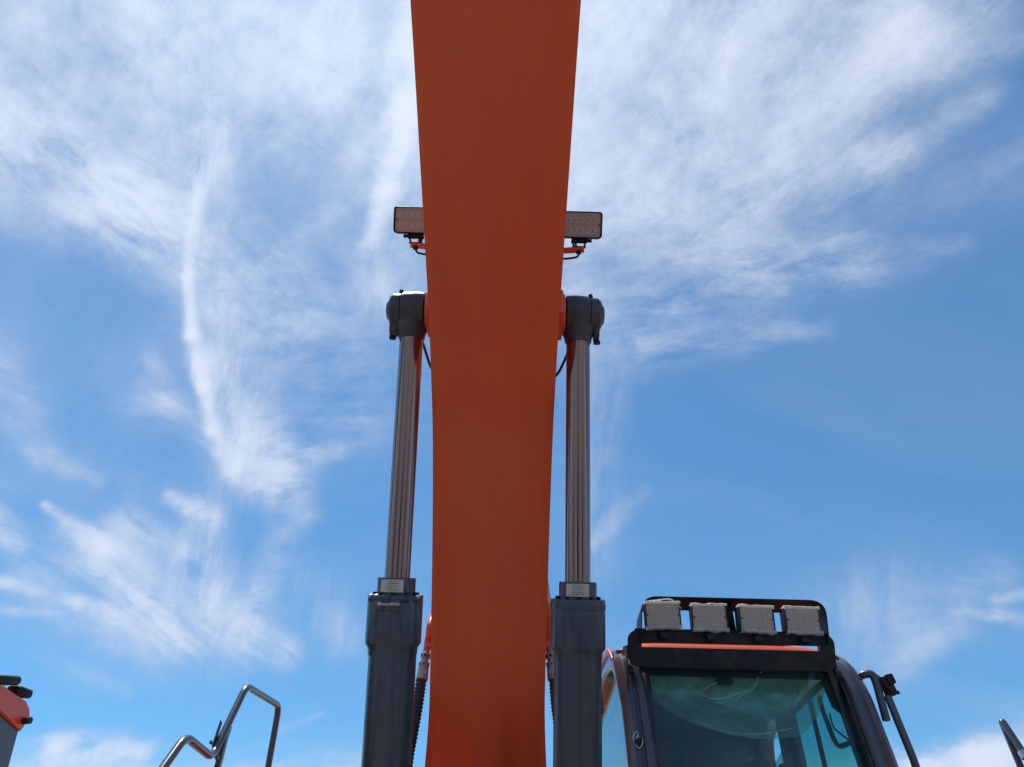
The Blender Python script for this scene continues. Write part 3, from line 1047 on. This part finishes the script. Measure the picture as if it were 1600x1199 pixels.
def make_cab(ex, main=True):
    xc = (XL + XR) / 2
    # side profile of the frame as seen from the side (Y, Z)
    A = [(3.66, 1.35), (3.70, 1.60), (3.855, 2.46), (3.935, 2.84), (4.00, 2.99), (4.12, 3.075), (4.40, 3.115), (5.30, 3.10), (5.52, 3.05), (5.62, 2.90), (5.64, 2.6), (5.64, 1.35)]
    path = fillet([(0, y, z) for y, z in A], .14, 5)
    # lower shell: floor, door skin below the windows
    bm = NB()
    box(bm, (xc, 4.66, 1.30), (XR - XL - .02, 1.94, .10), bev=.02)
    box(bm, (XL + .03, 4.70, 1.66), (.05, 1.80, .62), bev=.012)
    box(bm, (XR - .03, 4.70, 1.66), (.05, 1.80, .62), bev=.012)
    box(bm, (xc, 5.62, 1.85), (XR - XL - .06, .05, 1.05), bev=.012)
    box(bm, (xc, 3.70, 1.50), (XR - XL - .10, .06, .28), bev=.02)
    cab = finish('cab', bm, 'cab_paint', ex)
    # a hoop each side makes both front pillars, roof rails and rear pillars
    for s in (-1, 1):
        bm = NB()
        w = .125
        pth = []
        for p in path:
            # the hoop leans inwards near the roof
            k = max(0.0, min(1.0, (p.z - 2.75) / .38))
            x = (XL + w / 2 - .028 * k if s < 0 else XR - w / 2 - .03 * k * k)
            pth.append(Vector((x, p.y, p.z)))
        so_ = -.5 * w * s * -1
        o_ = w / 2
        # section (u = across the cab, outward positive; v = depth), with a step and a groove along its length
        sec = [(-o_, -.045), (-o_ + .010, -.055), (-.020, -.055), (-.012, -.046), (-.004, -.046), (.004, -.055), (.030, -.052), (o_ - .012, -.035), (o_, -.012),
               (o_, .040), (o_ - .015, .052), (-o_ + .02, .052), (-o_, .035)]
        sec = [(u * s, v) for u, v in sec]
        rings = []
        for i, p in enumerate(pth):
            t = (pth[min(i + 1, len(pth) - 1)] - pth[max(i - 1, 0)]).normalized()
            inward = Vector((0, t.z, -t.y))
            rings.append([bm.verts.new(p + Vector((u, 0, 0)) + inward * v) for u, v in sec])
        for a, b in zip(rings, rings[1:]):
            for i in range(len(sec)):
                bm.faces.new((a[i], a[(i + 1) % len(sec)], b[(i + 1) % len(sec)], b[i]))
        bm.faces.new(rings[0]); bm.faces.new(rings[-1])
        finish('cab_hoop', bm, 'cab_paint', cab, sharp=30)
        # rubber seal beside the windscreen
        bm = NB()
        xx = (XL + w + .006) if s < 0 else (XR - w - .006)
        sp = [Vector((xx, p.y - .012, p.z)) for p in path if p.z < 2.93 and p.y < 4.2]
        sweep(bm, sp, rrect(.026, .05, .008, 2), xref=(1, 0, 0))
        finish('window_seal', bm, 'rubber', cab)
    # header beam over the windscreen and rear header
    bm = NB()
    box(bm, (xc, 3.99, 3.005), (XR - XL - .24, .07, .075), bev=.015)
    finish('header_beam', bm, 'black_paint', cab)
    bm = NB()
    box(bm, (xc, 5.60, 2.98), (XR - XL - .20, .05, .24), bev=.012)
    box(bm, (xc, 5.615, 2.42), (XR - XL - .24, .05, .10), bev=.012)
    box(bm, (XR - .34, 5.61, 2.7), (.20, .05, .52), bev=.012)
    finish('rear_frame', bm, 'interior', cab)
    # windscreen
    bm = NB()
    wy = [(3.735, 1.66), (3.868, 2.46), (3.915, 2.72), (3.962, 2.97)]
    rows = []
    for y, z in wy:
        rows.append([bm.verts.new((XL + .13 + (XR - XL - .26) * i / 12, y - .012 * math.sin(math.pi * i / 12), z)) for i in range(13)])
    for a, b in zip(rows, rows[1:]):
        for i in range(12):
            bm.faces.new((a[i], a[i + 1], b[i + 1], b[i]))
    finish('windshield', bm, 'tinted_glass', cab)
    # inner sash frame of the windscreen
    bm = NB()
    for x in (XL + .155, XR - .155):
        sweep(bm, [(x, y + .035, z) for y, z in wy], rrect(.022, .028, .006, 2), xref=(1, 0, 0))
    sweep(bm, [(XL + .15, 3.985, 2.952), (XR - .15, 3.985, 2.952)], rrect(.03, .022, .006, 2))
    finish('sash_frame', bm, 'black_paint', cab)
    bm = NB()
    box(bm, (xc - .085, 3.985, 2.925), (.085, .03, .045), bev=.004)
    box(bm, (xc - .085, 3.975, 2.912), (.055, .02, .016), bev=.003)
    finish('sash_latch', bm, 'black_paint', cab)
    # side windows: left pane runs the length of the cab, the door side has two panes with a pillar
    def pane(x, poly, nm='side_window'):
        bm = NB()
        slab(bm, (x, 0, 0), (0, 1, 0), (0, 0, 1), poly, .005)
        return finish(nm, bm, 'tinted_glass', cab)
    pane(XL + .022, [(3.99, 2.0), (5.58, 2.0), (5.58, 2.86), (5.50, 2.99), (4.20, 3.02), (4.06, 2.93), (3.94, 2.45)])
    pane(XR - .055, [(3.99, 2.0), (4.94, 2.0), (4.94, 3.02), (4.20, 3.02), (4.06, 2.93), (3.94, 2.45)])
    pane(XR - .055, [(5.14, 2.0), (5.58, 2.0), (5.58, 2.74), (5.48, 2.86), (5.14, 2.92)])
    bm = NB()
    slab(bm, (XL + .14, 5.625, 2.44), (1, 0, 0), (0, 0, 1), [(0, 0), (.72, 0), (.72, .45), (0, .45)], .005)
    finish('rear_window', bm, 'tinted_glass', cab)
    # door pillar, door frame, sliding sash bar
    bm = NB()
    box(bm, (XR - .065, 5.04, 2.4), (.07, .24, 1.34), bev=.02)
    finish('door_pillar', bm, 'interior', cab)
    bm = NB()
    sweep(bm, fillet([(XR - .085, 4.02, 2.0), (XR - .085, 3.985, 2.45), (XR - .095, 4.10, 2.93), (XR - .10, 4.24, 3.01), (XR - .10, 4.92, 3.01), (XR - .085, 4.92, 2.0)], .1), rrect(.03, .034, .008, 2), xref=(1, 0, 0))
    sweep(bm, [(XR - .075, 4.55, 2.0), (XR - .075, 4.55, 3.0)], rrect(.022, .030, .006, 2), xref=(1, 0, 0))
    finish('door_frame', bm, 'black_paint', cab)
    # grab handle inside the door post
    bm = NB()
    tube(bm, [PX(1281, 1090, XR - .20), PX(1283, 1104, XR - .17), PX(1303, 1156, XR - .17), PX(1311, 1168, XR - .17), PX(1328, 1161, XR - .13)], .0125, 12, rad=.05)
    finish('grab_handle', bm, 'black_paint', cab)
    bm = NB()
    tube(bm, [PX(1296, 1115, XR - .15), PX(1302, 1138, XR - .15), PX(1328, 1158, XR - .13)], .005, 8, rad=.03)
    finish('belt_cord', bm, 'rubber', cab)
    # head lining and roof
    bm = NB()
    box(bm, (xc, 4.80, 3.055), (XR - XL - .27, 1.56, .02), bev=.004)
    finish('head_lining', bm, 'interior', cab)
    # roof skin, orange, with a rounded front lip
    bm = NB()
    prof = [(4.055, 3.065), (4.022, 3.078), (4.020, 3.092), (4.050, 3.135), (4.12, 3.172), (4.35, 3.205), (4.9, 3.215), (5.35, 3.19), (5.58, 3.12), (5.62, 3.07)]
    N = 18
    rows = []
    for y, z in prof:
        row = []
        for i in range(N + 1):
            a = i / N * 2 - 1
            sx_ = math.copysign(1 - (1 - abs(a)) ** 1.35, a)
            x = xc - .036 + sx_ * ((XR - XL) / 2 - .040)
            fall = abs(sx_) ** 9
            row.append(bm.verts.new((x, y, z * (1 - fall) + min(z, 3.085) * fall)))
        rows.append(row)
    for a, b in zip(rows, rows[1:]):
        for i in range(N):
            bm.faces.new((a[i], a[i + 1], b[i + 1], b[i]))
    finish('roof', bm, 'orange_paint', cab, sharp=50)
    bm = NB()  # added black panel, stops the lamp guard reflecting the orange roof
    box(bm, (xc - .09, 4.50, 3.215), (.86, .80, .05), bev=.012)
    finish('reflection_blocker', bm, 'black_paint', cab)
    bm = NB()
    rt_ = [Vector((XL - .022, p.y, p.z + .040)) for p in path if p.z > 2.99 and p.y < 5.2]
    sweep(bm, rt_, rrect(.026, .04, .010, 3), xref=(1, 0, 0), radii=[min(1, .25 + .13 * i) for i in range(len(rt_))])
    finish('roof_trim', bm, 'orange_paint', cab)
    # seat
    bm = NB()
    box(bm, (xc - .02, 4.72, 1.78), (.52, .52, .14), bev=.05)
    box(bm, (xc - .02, 5.02, 2.12), (.50, .13, .72), rot=Matrix.Rotation(R(-8), 3, 'X'), bev=.05)
    seat = finish('seat', bm, 'seat_fabric', cab)
    bm = NB()
    box(bm, (xc - .01, 5.00, 2.73), (.20, .09, .22), rot=Matrix.Rotation(R(-8), 3, 'X'), bev=.035)
    finish('headrest', bm, 'brown_plastic', cab)
    bm = NB()
    box(bm, (1.575, 5.0, 2.60), (.13, .16, .36), rot=Matrix.Rotation(R(-4), 3, 'X'), bev=.03)
    finish('belt_tower', bm, 'brown_plastic', cab)
    bm = NB()
    lathe(bm, (1.515, 4.92, 2.765), (0, -1, 0), [(0, .012), (.01, .012), (.014, .006)], 12)
    finish('belt_button', bm, 'label', cab)
    bm = NB()
    tube(bm, [(XR - .13, 4.93, 2.70), (XR - .20, 4.88, 2.72), (XR - .215, 4.86, 2.71)], .018, 10)
    finish('coat_hook', bm, 'brown_plastic', cab)
    # sun visor board with slot, and its side wings
    if main:
        b0 = Vector((1.170, 3.829, 2.930))
        uy = Vector((0, -.085, .185)).normalized()
        H_, W_ = .180, 1.075
        sy0, sy1, sxh = .097, .121, .465
        out = rrect(W_, H_, .05, 5)
        out = [(u, v + H_ / 2) for u, v in out]
        # plate in four pieces round the slot, joined as one mesh
        bm = NB()
        nrm = Vector((1, 0, 0)).cross(uy)

        def V(u, v, t):
            return bm.verts.new(b0 + Vector((1, 0, 0)) * u + uy * v - nrm * t)
        inner = [(sxh, sy1), (-sxh, sy1), (-sxh - .012, (sy0 + sy1) / 2), (-sxh, sy0), (sxh, sy0), (sxh + .012, (sy0 + sy1) / 2)]
        inner2 = []
        # match counts: resample the slot rim by angle
        for (u, v) in out:
            uu = max(-sxh, min(sxh, u))
            vv = sy1 if v > (sy0 + sy1) / 2 else sy0
            inner2.append((uu, vv))
        fr, fi, br, bi = [], [], [], []
        # densify along the outline so that the board is closed
        def dens(pl):
            o = []
            for i in range(len(pl)):
                a, b = Vector(pl[i]), Vector(pl[(i + 1) % len(pl)])
                n = max(1, int((b - a).length / .05))
                for k in range(n):
                    o.append(tuple(a.lerp(b, k / n)))
            return o
        do = dens(out)
        for (u, v) in do:
            uu = max(-sxh, min(sxh, u))
            vv = sy1 if v > (sy0 + sy1) / 2 else sy0
            fr.append(V(u, v, 0)); fi.append(V(uu, vv, 0)); br.append(V(u, v, .006)); bi.append(V(uu, vv, .006))
        m_ = len(do)
        for i in range(m_):
            j = (i + 1) % m_
            for q4 in ((fr[i], fr[j], fi[j], fi[i]), (br[i], bi[i], bi[j], br[j]), (fr[i], br[i], br[j], fr[j]), (fi[i], fi[j], bi[j], bi[i])):
                try:
                    bm.faces.new(q4)
                except ValueError:
                    pass
        bmesh.ops.remove_doubles(bm, verts=bm.verts, dist=.0004)
        # brackets back to the roof
        visor = finish('sun_visor', bm, 'black_paint', cab)
        bm = NB()
        for s in (-1, 1):
            xw = b0.x + s * (W_ / 2 - .003)
            slab(bm, (xw, 0, 0), (0, 1, 0), (0, 0, 1), [(3.795, 3.03), (3.86, 2.88), (3.90, 2.74), (3.99, 2.80), (4.08, 3.02), (3.93, 3.07)], .006 * s)
            finish('visor_wing', bm, 'black_paint', cab)
            bm = NB()
        bm.free()
        # small hardware: orange lip clip, bolts
        for s in (-1, 1):
            bm = NB()
            c = PY(984 if s < 0 else 1311, 1044 if s < 0 else 1052, 3.90)
            lathe(bm, c + Vector((0, .03, 0)), (0, -1, .1), [(0, .022), (.02, .022), (.03, .014)], 16)
            finish('rubber_bung', bm, 'rubber', cab)
        # guard hoop round the four lamps: a bent flat bar
        yb, yd_ = 3.74, .165
        zL = 3.06
        pl = [PY(1002, 1000, yb), PY(1003, 932, yb), PY(1289, 939, yb), PY(1296, 1006, yb)]
        fp = fillet(pl, .085, 7)
        bm = NB()
        sweep(bm, fp, [(-.003, 0), (.003, 0), (.003, yd_), (-.003, yd_)], xref=(1, 0, 0))
        guard = finish('lamp_guard', bm, 'black_paint', cab)
        bm = NB()
        a = PY(1138, 940, yb + .05)
        box(bm, (a.x, yb + .085, 3.205), (.05, .006, .20), bev=.001)
        finish('guard_strut', bm, 'black_paint', cab)
        bm = NB()
        box(bm, (b0.x, yb + .05, 3.095), (1.0, .10, .008), bev=.002)
        finish('lamp_shelf', bm, 'black_paint', cab)
        # the four lamps
        for k, (pxx, pyy) in enumerate(((1036, 961), (1109, 964.5), (1183, 967), (1255, 969))):
            c = PY(pxx, pyy, 3.695)
            yaw = R((-3, -2, 1, 0)[k])
            ux = Vector((math.cos(yaw), math.sin(yaw), -.004 + (.006, .0, -.01, .002)[k]))
            uy2 = Vector((0, -.22, .97))
            lamp = make_light(ex, c, ux, uy2, .184, .136, 6, 4, depth=.10, wrapped=k + 1,
                              label=('left end lamp of the cab light bar with loose folded film over its corner', 'second lamp from the left on the cab light bar',
                                     'third lamp from the left on the cab light bar', 'right end lamp of the cab light bar')[k])
            bm = NB()
            box(bm, c + Vector((0, .05, -.092)), (.04, .05, .03), bev=.004)
            finish('lamp_foot', bm, 'black_paint', lamp)
        # film hanging behind the windscreen
        bm = NB()
        low = [(1009, 1046), (1016, 1075), (1034, 1102), (1070, 1126), (1120, 1144), (1175, 1156), (1235, 1155), (1262, 1140), (1283, 1105), (1296, 1062), (1300, 1048)]
        lp = [PY(x, y, 3.98) for x, y in low]
        lp = spline(lp, 6)
        nrow = 22
        cols = []
        for i, p in enumerate(lp):
            topz = 2.955
            col = []
            for j in range(nrow + 1):
                v = j / nrow
                z = p.z + (topz - p.z) * v
                yw = 3.93 + (z - 2.72) * .19
                bulge = .05 * math.sin(math.pi * v) + .02 * mnoise.noise(Vector((p.x * 7, z * 9, 1))) + .008 * mnoise.noise(Vector((p.x * 30, z * 22, 3)))
                col.append(bm.verts.new((p.x, yw + .03 + bulge + .012, z)))
            cols.append(col)
        for a, b in zip(cols, cols[1:]):
            for j in range(nrow):
                bm.faces.new((a[j], b[j], b[j + 1], a[j + 1]))
        finish('packing_film', bm, 'packing_film', cab, sharp=80)
        # creases in the film, the light they catch painted as bright warm colour
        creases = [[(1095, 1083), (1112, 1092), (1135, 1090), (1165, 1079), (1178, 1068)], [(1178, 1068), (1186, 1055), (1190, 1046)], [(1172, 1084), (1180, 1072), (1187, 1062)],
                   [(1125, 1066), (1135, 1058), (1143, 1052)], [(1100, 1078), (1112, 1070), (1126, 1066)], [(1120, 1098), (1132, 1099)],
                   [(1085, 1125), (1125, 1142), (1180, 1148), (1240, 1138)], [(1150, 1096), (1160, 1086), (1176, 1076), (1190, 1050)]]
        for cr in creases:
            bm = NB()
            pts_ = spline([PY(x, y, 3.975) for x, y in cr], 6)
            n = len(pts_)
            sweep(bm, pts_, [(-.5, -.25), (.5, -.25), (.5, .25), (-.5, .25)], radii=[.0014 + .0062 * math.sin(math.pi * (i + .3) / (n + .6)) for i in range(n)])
            finish('film_crease', bm, 'film_highlight', cab)
        # wire clip on the left pillar
        bm = NB()
        yy = 3.775
        pts_ = [PY(x, y, yy) for x, y in ((995, 1168), (990, 1160), (989, 1152), (992, 1145), (996, 1144), (996, 1150), (993, 1154))]
        tube(bm, spline(pts_, 5), .0028, 6)
        pts_ = [PY(x, y, yy) for x, y in ((993, 1163), (998, 1169), (1002, 1166), (1004, 1158), (1002, 1152))]
        tube(bm, spline(pts_, 5), .0028, 6)
        finish('wire_clip', bm, 'chromed_trim', cab)
        bm = NB()
        c = PY(998, 1158, 3.80)
        lathe(bm, c, (0, -1, .2), [(-.03, .02), (.006, .02), (.012, .012)], 16)
        finish('window_catch', bm, 'black_paint', cab)
        # mirror stay and handrail at the door side
        bm = NB()
        Xs = 1.90
        Ym = 3.97
        tube(bm, [PY(1336, 1063, Ym + .05), PY(1346, 1055, Ym), PY(1363, 1052, Ym - .03), PY(1370, 1070, Ym - .03), PY(1385, 1126, Ym - .03)], .0205, 14, rad=.05)
        mir = finish('mirror_stay', bm, 'rail_paint', cab)
        bm = NB()
        tube(bm, [PY(1360, 1051, Ym), PY(1392, 1072, Ym - .03)], .012, 12)
        tube(bm, [PY(1387, 1088, Ym - .03), PY(1431, 1196, Ym - .03), PY(1450, 1262, Ym - .05)], .0195, 14, rad=.06)
        finish('mirror_arm', bm, 'rail_paint', cab)
        bm = NB()
        c = PY(1387, 1073, Ym - .03)
        box(bm, c, (.052, .05, .095), rot=Matrix.Rotation(R(-12), 3, 'Y'), bev=.008)
        box(bm, c + Vector((.012, -.01, .030)), (.04, .055, .05), rot=Matrix.Rotation(R(-12), 3, 'Y'), bev=.006)
        for k in (-1, 1):
            hexbolt(bm, c + Vector((.005 * k, -.026, .028 * k)), (0, -1, 0), .010, .010)
            hexbolt(bm, c + Vector((.036 - .004 * k, 0, .030 * k)), (1, 0, .2), .010, .010)
        finish('stay_clamp', bm, 'black_paint', cab)
        bm = NB()
        box(bm, PY(1462, 1330, Ym - .05), (.22, .05, .34), bev=.022)
        finish('mirror', bm, 'black_paint', cab)
    return cab


def make_rail(ex):
    X = CX - 1.507
    bm = NB()
    pts = [PX(225, 1242, X), PX(290, 1151, X), PX(331, 1184, X), PX(385, 1072, X), PX(436, 1103, X), PX(419, 1199, X), PX(408, 1262, X)]
    tube(bm, pts, .0215, 16, rad=.075)
    rail = finish('handrail', bm, 'rail_paint', ex)
    bm = NB()
    p = PX(350, 1152, X)
    sweep(bm, [Vector((X, p.y + .02, 1.7)), Vector((X, p.y + .02, p.z)), Vector((X, p.y + .035, p.z + .07))], rrect(.045, .03, .006, 2), xref=(0, 1, 0))
    finish('rail_post', bm, 'rail_paint', rail)
    bm = NB()
    a, b = PX(338, 1168, X), PX(351, 1128, X)
    sweep(bm, [a + Vector((-.02, 0, 0)), b + Vector((-.02, 0, 0))], rrect(.03, .008, .003, 2), xref=(0, 1, 0))
    hexbolt(bm, a + Vector((-.024, -.02, .02)), (-1, 0, 0), .011, .012)
    hexbolt(bm, a + Vector((.0, .05, -.03)), (0, 0, -1), .012, .02)
    finish('rail_bracket', bm, 'rail_paint', rail)
    bm = NB()
    cyl(bm, PX(338, 1197, X) + Vector((0, 0, -.04)), PX(338, 1197, X), .012, seg=12)
    finish('post_cap', bm, 'black_paint', rail)
    return rail


def make_body(ex):
    """superstructure and crawler tracks below and behind: outside the picture but near it"""
    bm = NB()
    box(bm, (CX, 5.9, 1.18), (2.9, 4.2, .16), bev=.02)
    box(bm, (CX, 5.2, 1.45), (1.05, 1.5, .5), bev=.03)
    deck = finish('platform', bm, 'grey_paint', ex)
    for s in (-1, 1):
        bm = NB()
        slab(bm, (CX + s * .36 - .02, 0, 0), (0, 1, 0), (0, 0, 1), [(3.72, 1.22), (6.3, 1.22), (6.1, 1.7), (5.6, 1.95), (5.2, 1.95), (4.4, 1.45), (3.85, 1.44)], .04, bev=.004)
        finish('boom_bracket', bm, 'grey_paint', deck)
    bm = NB()
    box(bm, (CX, 6.9, 1.80), (2.7, 1.5, 1.05), bev=.08)
    finish('engine_hood', bm, 'orange_paint', ex)
    bm = NB()
    box(bm, (CX, 8.05, 1.62), (2.9, .75, 1.1), bev=.16)
    finish('counterweight', bm, 'grey_paint', ex)
    bm = NB()
    box(bm, (CX - 1.02, 4.75, 1.62), (.80, 1.75, .72), bev=.05)
    finish('tool_box', bm, 'orange_paint', ex)
    bm = NB()
    cyl(bm, (CX, 5.9, .78), (CX, 5.9, 1.10), .70, seg=40)
    box(bm, (CX, 5.9, .66), (1.9, 1.5, .34), bev=.05)
    finish('undercarriage', bm, 'black_paint', ex)
    for s in (-1, 1):
        bm = NB()
        x = CX + s * 1.25
        loop = []
        for k in range(13):
            a = math.pi / 2 + math.pi * k / 12
            loop.append((7.75 - 0 if False else 4.15 + .42 * math.cos(a), .45 + .42 * math.sin(a)))
        for k in range(13):
            a = -math.pi / 2 + math.pi * k / 12
            loop.append((7.65 + .42 * math.cos(a), .45 + .42 * math.sin(a)))
        slab(bm, (x - .12, 0, 0), (0, 1, 0), (0, 0, 1), [(y, z) for y, z in loop], .24)
        tr = finish('track', bm, 'track_steel', ex)
        # shoes round the loop, one mesh shared by all
        P_ = [Vector((0, y, z)) for y, z in loop] + [Vector((0, loop[0][0], loop[0][1]))]
        Ls = [0]
        for a, b in zip(P_, P_[1:]):
            Ls.append(Ls[-1] + (b - a).length)
        n = 46
        shoe = None
        for i in range(n):
            t = Ls[-1] * i / n
            j = max(k for k in range(len(Ls) - 1) if Ls[k] <= t)
            p = P_[j].lerp(P_[j + 1], (t - Ls[j]) / max(1e-9, Ls[j + 1] - Ls[j]))
            d = (P_[j + 1] - P_[j]).normalized()
            ang = math.atan2(d.z, d.y)
            if shoe is None:
                keep = globals()['BASE'].copy()
                globals()['BASE'] = Vector((0, 0, 0))
                bm = NB()
                box(bm, (0, 0, 0), (.60, .165, .02))
                box(bm, (0, .05, -.022), (.60, .015, .028))
                o = finish('track_shoe', bm, 'track_steel', tr)
                globals()['BASE'] = keep
                shoe = o
            else:
                o = shoe.copy()
                scene.collection.objects.link(o)
                o.parent = tr
            o.location = Vector((x, p.y, p.z)) - BASE
            o.rotation_euler = (ang, 0, 0)
    # arm, its cylinder above the boom, bucket resting on the ground behind the viewer
    bm = NB()
    side = [(-1.35, 5.55), (-1.75, 5.35), (-1.95, 4.95), (-2.55, 2.05), (-2.40, 1.85), (-2.15, 1.95), (-1.40, 4.45), (-1.10, 5.20)]
    slab(bm, (CX - .2, 0, 0), (0, 1, 0), (0, 0, 1), side, .40, bev=.01)
    finish('arm', bm, 'orange_paint', ex)
    bm = NB()
    cyl(bm, (CX, 1.6, 5.45), (CX, -.1, 5.62), .10, seg=28, bev=.006)
    ac = finish('arm_cylinder', bm, 'grey_paint', ex)
    bm = NB()
    cyl(bm, (CX, -.1, 5.62), (CX, -1.25, 5.50), .055, seg=24)
    finish('rod', bm, 'chrome', ac)
    bm = NB()
    bk = [(-2.55, 2.0), (-2.25, 2.0), (-1.75, 1.55), (-1.65, 1.0), (-1.85, .45), (-2.35, .10), (-3.05, .02), (-3.10, .08), (-2.5, .3), (-2.3, .6), (-2.35, 1.1), (-2.7, 1.45)]
    slab(bm, (CX - .65, 0, 0), (0, 1, 0), (0, 0, 1), bk, 1.3)
    bucket = finish('bucket', bm, 'black_paint', ex)
    for k in range(5):
        bm = NB()
        slab(bm, (CX - .62 + k * .285, 0, 0), (0, 1, 0), (0, 0, 1), [(-3.0, .02), (-3.0, .09), (-3.24, .035), (-3.24, .02)], .10)
        finish('bucket_tooth', bm, 'cast_iron', bucket)


def copy_tree(o, parent=None, skip=()):
    c = o.copy()
    scene.collection.objects.link(c)
    if parent:
        c.parent = parent
    for ch in list(o.children):
        if ch.name.split('.')[0] in skip:
            continue
        copy_tree(ch, c, skip)
    return c


GROUP = 'orange excavators parked side by side'
BASE = Vector((CX, 5.9, 0))
ex = thing('excavator', BASE, 'orange excavator in the middle whose boom rises overhead, four wrapped lamps on its dark cab', 'excavator', GROUP)
make_boom(ex)
for s in (-1, 1):
    make_cylinder(ex, s)
make_hoses(ex)
make_boom_lights(ex)
rail = make_rail(ex)
make_body(ex)

# plain neighbours: everything so far plus a cab without visor and lamps
cabp = make_cab(ex, main=False)
neigh = []
for off, lab in ((-5.45, 'orange excavator at the left edge, showing only an orange cab corner with dark lamps'),
                 (5.15, 'excavator at the right edge of which only a bent grey handrail shows')):
    c = copy_tree(ex, skip=('work_light', 'handrail') if off > 0 else ('work_light',))
    c.location = BASE + Vector((off, 0, 0))
    c['label'] = lab
    neigh.append(c)
# the main machine gets its own cab
def drop(o):
    for ch in list(o.children):
        drop(ch)
    bpy.data.objects.remove(o)
drop(cabp)
make_cab(ex, main=True)

# left neighbour: orange rear cowl of the cab roof with lamps, lit edge above a dark side
BASE = neigh[0].location.copy()
Xn = XR - 5.1
def on(px, py, dx=0.0):
    p = PX(px, py, Xn + dx)
    return (p.y, p.z)
bm = NB()
cow = [on(-60, 1052), on(2, 1070), on(40, 1096), on(45, 1108), on(45.5, 1124), on(31, 1143), on(0, 1115), on(-60, 1062 + 20)]
slab(bm, (Xn - .30, 0, 0), (0, 1, 0), (0, 0, 1), cow, .31, bev=.012)
cowl = finish('roof_cowl', bm, 'orange_paint', neigh[0])
bm = NB()
sidep = [on(-60, 1084), on(0, 1117), on(30, 1143), on(15, 1199), on(-4, 1262), on(-80, 1262)]
slab(bm, (Xn - .06, 0, 0), (0, 1, 0), (0, 0, 1), sidep, .055, bev=.006)
finish('side_panel', bm, 'grey_paint', cowl)
bm = NB()
c = PX(40, 1127, Xn + .02)
cyl(bm, c + Vector((-.04, 0, 0)), c + Vector((.045, -.02, 0)), .022, seg=18, bev=.004)
finish('rubber_stop', bm, 'rubber', cowl)
for k, (pa, pb, hh) in enumerate((((-14, 1062), (26, 1064), .062), ((20, 1078), (43, 1086), .058))):
    bm = NB()
    a, b = PX(pa[0], pa[1], Xn - .02), PX(pb[0], pb[1], Xn - .02)
    d = (b - a)
    sweep(bm, [a, a + d * .1, a + d * .85, b], rrect(hh, .10, .02, 4), radii=[.8, 1, .95, .6], xref=(0, .2, 1))
    l = finish('work_light', bm, 'black_paint', neigh[0], label='dark lamp housing on the orange cab roof at the left edge')
    bm = NB()
    m0 = (a + b) / 2 + Vector((0, 0, -.07))
    box(bm, m0, (.03, .05, .07), bev=.004)
    finish('lamp_foot', bm, 'brown_plastic', l)
bm = NB()
a = PX(2, 1066, Xn + .01)
box(bm, a, (.01, .09, .045), bev=.003)
finish('lamp_plate', bm, 'label', cowl)

# right neighbour: its grab rail corner
BASE = neigh[1].location.copy()
bm = NB()
A_, B_, C_ = PY(1564, 1124, 5.55), PY(1600, 1178, 5.45), PY(1650, 1250, 5.35)
low = PY(1598, 1206, 5.55)
tube(bm, [PY(1612, 1250, 5.56), low, A_, B_, C_], .0235, 16, rad=.04)
rr_ = finish('handrail', bm, 'rail_paint', neigh[1])
bm = NB()
d = (C_ - B_).normalized()
lathe(bm, B_ - d * .02, d, [(0, .024), (.004, .034), (.05, .034), (.054, .024)], 16)
finish('rail_clamp', bm, 'bright_steel', rr_)
